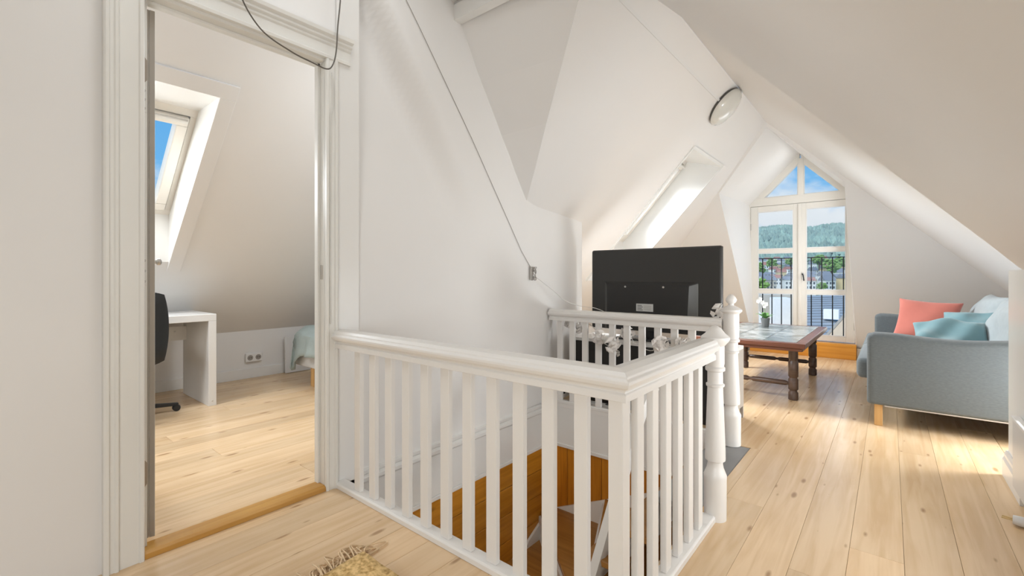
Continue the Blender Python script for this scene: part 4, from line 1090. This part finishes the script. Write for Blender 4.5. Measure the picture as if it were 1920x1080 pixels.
MB().box(0.03, 0.048, 2.20, 2.66, 0.001, 0.385, tl2).build('board', 'white_lam', pn, bevel=0.002)
MB().box(0.048, 0.050, 2.21, 2.65, 0.375, 0.384, tl2).build('edge_strip', 'white_plastic', pn)
so2 = thing('wall_socket', (-4.995, 1.90, 0.2), 'white double wall socket on the low bedroom wall', 'socket')
MB().box(-5.0, -4.972, 1.83, 1.985, 0.165, 0.25).build('plate', 'white_plastic', so2, bevel=0.005)
for yy in (1.869, 1.946):
    MB().lathe([(0.027, 0), (0.027, 0.001), (0.020, 0.0015)], (-4.972, yy, 0.207), seg=20, mtx=Matrix.Rotation(math.pi / 2, 4, 'Y')).build('socket_ring', 'cable_grey', so2)
    for dy in (-.009, .009):
        MB().box(-4.971, -4.9695, yy + dy - .004, yy + dy + .004, 0.203, 0.211).build('socket_hole', 'socket_dark', so2)

# ---- right knee wall: panel heater and a loose plug
he = thing('panel_heater', (0.44, 2.7, 0.05), 'low white panel heater on the right hand knee wall, its plug on the floor', 'heater')
MB().box(0.442, 0.468, 2.05, 3.15, 0.045, 0.362).build('panel', 'heater', he, bevel=0.006, seg=3)
MB().box(0.436, 0.468, 2.05, 3.153, 0.362, 0.376).build('top_grille', 'white_plastic', he, bevel=0.003)
MB().box(0.455, 0.470, 2.3, 2.33, 0.1, 0.2).build('bracket', 'steel', he)
pg = thing('mains_plug', (0.40, 2.78, 0.012), 'pale two-pin mains plug lying on the floor below the heater', 'plug')
PM = Matrix.Translation((0.412, 2.78, 0.022)) @ Matrix.Rotation(math.radians(168), 4, 'Z')
MB().lathe([(0.018, -.02), (0.020, 0.0), (0.020, 0.012), (0.012, 0.03), (0.006, 0.05)], seg=14, mtx=PM @ Matrix.Rotation(-math.pi / 2, 4, 'Y')).build('plug_body', 'white_plastic', pg, smooth=True)
for dy in (-.0095, .0095):
    MB().tube([PM @ Vector((.018, dy, 0)), PM @ Vector((.052, dy, 0))], 0.0026, 8).build('pin', 'brass', pg)

# ---- rug corner with fringe
rg = thing('rug', (-0.9, 0.5, 0), 'yellow woven straw rug with fringe, its raised corner at the lower edge of the picture', 'rug')
m = MB(); nx, ny = 40, 40
for j in range(ny + 1):
    for i in range(nx + 1):
        u, v = i / nx, j / ny
        xx = -1.455 + 1.3 * u; yy = 0.935 - 1.4 * v
        rc = math.hypot(u * 1.3, v * 1.4)
        up = 0.030 * math.exp(-(rc / .20) ** 2) + .012 * math.exp(-((rc - .28) / .10) ** 2)
        m.v.append((xx + .02 * math.exp(-(v * 12) ** 2) * 0, yy - 0.012 * math.exp(-(u * 9) ** 2), 0.008 + up + 0.002 * math.sin(i * 1.57) * math.cos(j * 1.57)))
q = nx + 1
m.f = [(j * q + i, j * q + i + 1, (j + 1) * q + i + 1, (j + 1) * q + i) for j in range(ny) for i in range(nx)]
rgo = m.build('woven_field', 'straw', rg, smooth=True)
s2 = rgo.modifiers.new('thick', 'SOLIDIFY'); s2.thickness = 0.007
wv = MB()
for j in range(46):
    y = 0.915 - .018 * j
    for i in range(18):
        xx = -1.445 + .024 * i + (.012 if j % 2 else 0)
        u, v = (xx + 1.455) / 1.3, (0.935 - y) / 1.4
        rc = math.hypot(u * 1.3, v * 1.4)
        zt = 0.010 + 0.030 * math.exp(-(rc / .20) ** 2) + .012 * math.exp(-((rc - .28) / .10) ** 2)
        wv.add([(xx - .011, y, zt), (xx, y - .007, zt), (xx + .011, y, zt), (xx, y + .007, zt), (xx, y, zt + .006)], [(0, 1, 4), (1, 2, 4), (2, 3, 4), (3, 0, 4)])
tag(wv.build('weave_knots', 'straw', rg, smooth=True), kind='stuff')
fg = MB(); rf = random.Random(3)
for k in range(150):
    y = 0.935 - k * .0065 + rf.uniform(-.008, .008)
    ln = rf.uniform(.05, .115); cur = rf.uniform(-.02, .07); hgt = rf.uniform(.004, .022)
    x0_ = -1.445
    pts = bez([(x0_, y, .016), (x0_ - ln * .5, y + cur * .3, .010 + hgt), (x0_ - ln, y + cur * .8, .010 + hgt * .7), (x0_ - ln * 1.02, y + cur * 1.5 + .012, .006), (x0_ - ln * .75, y + cur * 1.7 + .015, .005), (x0_ - ln * .6, y + cur * 1.2, .006)], 4)
    fg.tube(pts, 0.0028, 5)
tag(fg.build('fringe', 'fringe', rg, smooth=True), kind='stuff')

# ================================================================== OUTSIDE
br = thing('balcony_railing', (-0.92, 7.62, -0.1), 'black wrought iron balcony railing outside the glazed double door', 'railing')
BY = 7.62
MB().box(-2.0, 0.3, BY - .012, BY + .012, 1.285, 1.297).build('top_bar', 'iron', br)
MB().box(-2.0, 0.3, BY - .01, BY + .01, 0.10, 0.115).build('bottom_bar', 'iron', br)
k = 0
xx = -1.95
while xx < 0.28:
    MB().box(xx - .0065, xx + .0065, BY - .0065, BY + .0065, 0.11, 1.287).build('bar', 'iron', br)
    xx += 0.122
M['concrete'] = mat('balcony_concrete', (0.55, 0.54, 0.52), 0.8, var=.08)
tag(MB().box(-2.2, 0.5, 7.22, 7.75, -0.15, 0.10).build('balcony', 'concrete'), 'narrow concrete balcony outside the glazed double door', 'balcony')

# neighbours just below: slate roof with gable wall
M['slate_roof'] = mat('slate_roof', (0.34, 0.36, 0.385), 0.7, var=.08, vscale=3)
M['gable_paint'] = mat('gable_paint', (0.78, 0.62, 0.46), 0.8, var=.04)
M['cream'] = mat('cream_render', (0.62, 0.56, 0.48), 0.8, var=.04)
M['white_render'] = mat('white_render', (0.88, 0.87, 0.85), 0.8, var=.03)
M['yellow_render'] = mat('yellow_render', (0.72, 0.58, 0.34), 0.8)
M['red_roof'] = mat('red_roof', (0.42, 0.20, 0.16), 0.8, var=.08, vscale=2)
M['grey_roof'] = mat('grey_roof', (0.24, 0.26, 0.30), 0.8, var=.08, vscale=2)
M['dark_glass'] = mat('far_window', (0.10, 0.12, 0.14), 0.3)
cy_, sy_ = math.cos(math.radians(39.6)), math.sin(math.radians(39.6))
def P3(u, dist, v=None, z=None):
    """point in direction of picture column u (from the camera's station), at forward distance"""
    a = (u - 960) / 857
    x_ = dist * (-sy_ + cy_ * a); y_ = dist * (cy_ + sy_ * a)
    return Vector((x_, y_, z if z is not None else 1.03 + dist * (518 - v) / 857))
# slate roof: sheet of shingle courses (pieces are a few pixels: one part)
nb = thing('neighbour_house', P3(1560, 22, z=-6), 'neighbouring house with grey slate roof and pale orange gable below the balcony', 'house')
A, B_, C_, D_ = P3(1503, 26, 556), P3(1640, 26, 552), P3(1660, 17, 640), P3(1503, 17, 640)
rf_ = MB(); NC = 16
for j in range(NC):
    t0, t1 = j / NC, (j + 1) / NC
    a, b = D_.lerp(A, t0), C_.lerp(B_, t0); c, d = C_.lerp(B_, t1 + .02), D_.lerp(A, t1 + .02)
    rf_.prism([a + Vector((0, 0, .05)), b + Vector((0, 0, .05)), c, d], (0, 0, -.03))
tag(rf_.build('slate_courses', 'slate_roof', nb), kind='stuff')
g0, g1 = P3(1535, 14.5, 650), P3(1592, 14.5, 586)
MB().prism([g0, P3(1640, 14.5, 650), P3(1640, 14.5, 540), g1], (0.2, .6, 0)).build('gable_wall', 'gable_paint', nb)
MB().prism([g0 + Vector((0, 0, .02)), g1 + Vector((0, 0, .02)), g1 + Vector((0, 0, .14)), g0 + Vector((0, 0, .14))], (0.3, .9, 0)).build('barge_board', 'bench_side', nb)
for (u, v0, v1, w) in ((1559, 598, 580, .55),):
    p = P3(u, 20, v0)
    ch = MB().box(p.x - w / 2, p.x + w / 2, p.y - .25, p.y + .25, p.z, p.z + (v0 - v1) * 20 / 857).build('chimney', 'white_render', nb)
nb2 = thing('neighbour_house', P3(1450, 30, z=-8), 'pale rendered house with flat terrace wall below, behind the orchid', 'house')
a, b = P3(1405, 27, 640), P3(1500, 27, 640)
MB().prism([a, b, b + Vector((0, 0, 2.75)), a + Vector((0, 0, 2.75))], (-1, 3, 0)).build('wall', 'cream', nb2)
a, b = P3(1452, 25, 640), P3(1484, 25, 640)
wb = MB().prism([a, b, b + Vector((0, 0, 2.35)), a + Vector((0, 0, 2.35))], (-.5, 1.5, 0)).build('bay', 'white_render', nb2)
MB().prism([P3(1420, 24, 640), P3(1452, 24, 640), P3(1440, 24, 600), P3(1420, 24, 580)], (-.4, 1.2, 0)).build('stair_flank', 'white_render', nb2)

# hillside terrain behind the town
def ground(dist, u):
    n_ = math.sin(u * .011 + 2.0) * .5 + math.sin(u * .027 + dist * .004) * .3
    if dist < 260: return -14 - (260 - dist) * .02
    if dist < 560: return -14 + 34 * smooth01((dist - 260) / 300) + 3 * n_ * smooth01((dist - 260) / 300)
    q = smooth01((dist - 560) / 900)
    crest = 128 + (1480 - u) * 0.10 + 9 * math.sin(u * .02 + .8) + 4 * math.sin(u * .061)
    return 20 + crest * q + 8 * n_
us = [1180 + 12 * i for i in range(52)]
ds = [60, 120, 180, 240, 280, 320, 360, 400, 440, 480, 520, 560, 620, 680, 740, 800, 860, 920, 980, 1040, 1100, 1160, 1220, 1280, 1340, 1400, 1460, 1600]
hl = MB()
for d in ds:
    for u in us:
        hl.v.append(tuple(P3(u, d, z=ground(d, u) if d < 1500 else ground(1460, u) - 30)))
q = len(us)
hl.f = [(j * q + i, j * q + i + 1, (j + 1) * q + i + 1, (j + 1) * q + i) for j in range(len(ds) - 1) for i in range(q - 1)]
M['hill'] = mat('hill_grass', (0.20, 0.27, 0.16), 0.9, var=.25, vscale=.02)
tag(hl.build('hillside', 'hill', smooth=True), kind='structure')
M['forest'] = mat('forest', (0.28, 0.40, 0.32), 0.9, var=.35, vscale=.02)  # paler than the trees: part of the distance haze is in this colour
ft = MB(); rt_ = random.Random(5)
for k in range(5200):
    d = 560 + 900 * math.sqrt(rt_.random()); u = rt_.uniform(1340, 1680)
    if rt_.random() < .12: d = rt_.uniform(1380, 1470)
    p = P3(u, d, z=ground(d, u) - 2); h_ = rt_.uniform(9, 19); r_ = h_ * rt_.uniform(.28, .5)
    rot = rt_.uniform(0, 6.28)
    base = [p + Vector((r_ * math.cos(rot + i * 1.2566), r_ * math.sin(rot + i * 1.2566), h_ * .38)) for i in range(5)]
    ft.add([p] + base + [p + Vector((0, 0, h_))], [(0, 1 + (i + 1) % 5, 1 + i) for i in range(5)] + [(6, 1 + i, 1 + (i + 1) % 5) for i in range(5)])
tag(ft.build('forest', 'forest'), kind='stuff')

# town houses
walls = ['white_render', 'white_render', 'white_render', 'cream', 'white_render', 'yellow_render']
roofs = ['grey_roof', 'grey_roof', 'red_roof', 'grey_roof']
adj = {'white_render': 'white', 'cream': 'cream', 'yellow_render': 'yellow', 'grey_roof': 'grey', 'red_roof': 'red'}
rt_ = random.Random(21)
slots = []
rows_ = ((265, 541), (305, 533), (345, 524), (390, 515), (440, 506), (490, 498), (540, 491))
for row, (d, vv) in enumerate(rows_):
    u = 1408 + (row * 13) % 22; k = 0
    while u < 1600:
        if not 1489 < u < 1509: slots.append((u, d, vv, row, k)); k += 1
        u += 857 / d * rt_.uniform(9.6, 12.5)
rown = ['lowest', 'second lowest', 'third lowest', 'middle', 'third highest', 'second highest', 'highest']
ordn = ['first', 'second', 'third', 'fourth', 'fifth', 'sixth', 'seventh', 'eighth', 'ninth', 'tenth', 'eleventh', 'twelfth']
for i, (u, d, vv, row, k) in enumerate(slots):
    p = P3(u, d, v=vv + 3); w, dp, h_ = rt_.uniform(5.2, 6.4), rt_.uniform(5.0, 6.0), rt_.uniform(4.6, 7.0)
    wm = rt_.choice(walls); rm = rt_.choice(roofs); ang = math.radians(39.6 + rt_.uniform(-18, 18))
    hs_ = thing('town_house', p, f'{adj[wm]} house with {adj[rm]} roof, {ordn[k]} from left in {rown[row]} town row', 'house', 'houses in the distant town')
    T = Matrix.Translation(p) @ Matrix.Rotation(ang, 4, 'Z')
    MB().box(-w / 2, w / 2, -dp / 2, dp / 2, -3, h_, T).build('wall', wm, hs_)
    rh = rt_.uniform(1.8, 3.2)
    MB().prism([T @ Vector(v) for v in ((-w / 2 - .4, -dp / 2 - .4, h_), (-w / 2 - .4, dp / 2 + .4, h_), (-w / 2 - .4, 0, h_ + rh))], (T.to_3x3() @ Vector((w + .8, 0, 0)))).build('roof', rm, hs_)
    wn_ = MB()
    for zz in (1.0, 3.4):
        if zz + 1.4 > h_: continue
        for kx in range(3):
            cxw = -w / 2 + w * (kx + .5) / 3
            MB().box(cxw - .5, cxw + .5, -dp / 2 - .06, -dp / 2 + .02, zz, zz + 1.3, T).build('window', 'dark_glass', hs_)
M['tree'] = mat('town_tree', (0.22, 0.36, 0.10), 0.9, var=.3, vscale=.3)
def tree(u, d, v, r_, label):
    p = P3(u, d, v=v); rr = random.Random(int(u)); t = thing('tree', p, label, 'tree', 'trees in the distant town')
    m = MB()
    for k in range(70):
        a = rr.uniform(0, 6.28); b = math.asin(rr.uniform(-.7, 1)); q = r_ * rr.uniform(.5, 1)
        c = p + Vector((q * math.cos(a) * math.cos(b), q * math.sin(a) * math.cos(b), r_ + q * math.sin(b)))
        s_ = r_ * rr.uniform(.18, .34)
        vs = [c + Vector(o_) * s_ for o_ in ((1, 0, 0), (0, 1, 0), (-1, 0, 0), (0, -1, 0), (0, 0, .8), (0, 0, -.8))]
        m.add(vs, [(0, 1, 4), (1, 2, 4), (2, 3, 4), (3, 0, 4), (1, 0, 5), (2, 1, 5), (3, 2, 5), (0, 3, 5)])
    m.build('crown', 'tree', t)
    MB().tube([p - Vector((0, 0, 3)), p + Vector((0, 0, r_))], r_ * .1, 7).build('trunk', 'dark_oak', t)
tree(1424, 90, 551, 1.6, 'bright green round tree at the left edge of the left door leaf view')
tree(1422, 230, 516, 3.2, 'dark green tree at the left end of the distant town')
tree(1447, 360, 503, 4.0, 'green tree above the white houses seen through the left leaf')
tree(1482, 430, 500, 4, 'small green tree at the right end of the left leaf view')
tree(1536, 380, 500, 5.0, 'pale green tree at the top of the right leaf view')
tree(1559, 322, 514, 5.5, 'large pale green tree in the middle of the right leaf view')
tree(1573, 366, 504, 5.0, 'tall pale green tree right of the largest tree in town')
tree(1541, 225, 545, 2.2, 'low green tree among the roofs at the bottom of the right leaf')
tree(1586, 380, 502, 3.5, 'green tree at the right edge of the right leaf view')

# ---- thin summer haze over the valley
hz_m = bpy.data.materials.new('valley_haze'); hz_m.use_nodes = True
t = hz_m.node_tree; t.nodes.clear()
o_ = t.nodes.new('ShaderNodeOutputMaterial'); vs_ = t.nodes.new('ShaderNodeVolumeScatter')
vs_.inputs['Color'].default_value = (0.86, 0.93, 1.0, 1); vs_.inputs['Density'].default_value = 0.00030; vs_.inputs['Anisotropy'].default_value = 0.2
t.links.new(vs_.outputs[0], o_.inputs['Volume'])
hb_ = MB()
c_ = [P3(u, d, z=zz) for zz in (-40, 105) for (u, d) in ((1050, 110), (1800, 110), (1800, 1700), (1050, 1700))]
hb_.add(c_, [(0, 1, 2, 3), (4, 5, 6, 7), (0, 1, 5, 4), (1, 2, 6, 5), (2, 3, 7, 6), (3, 0, 4, 7)])
tag(hb_.build('haze', hz_m), kind='stuff')
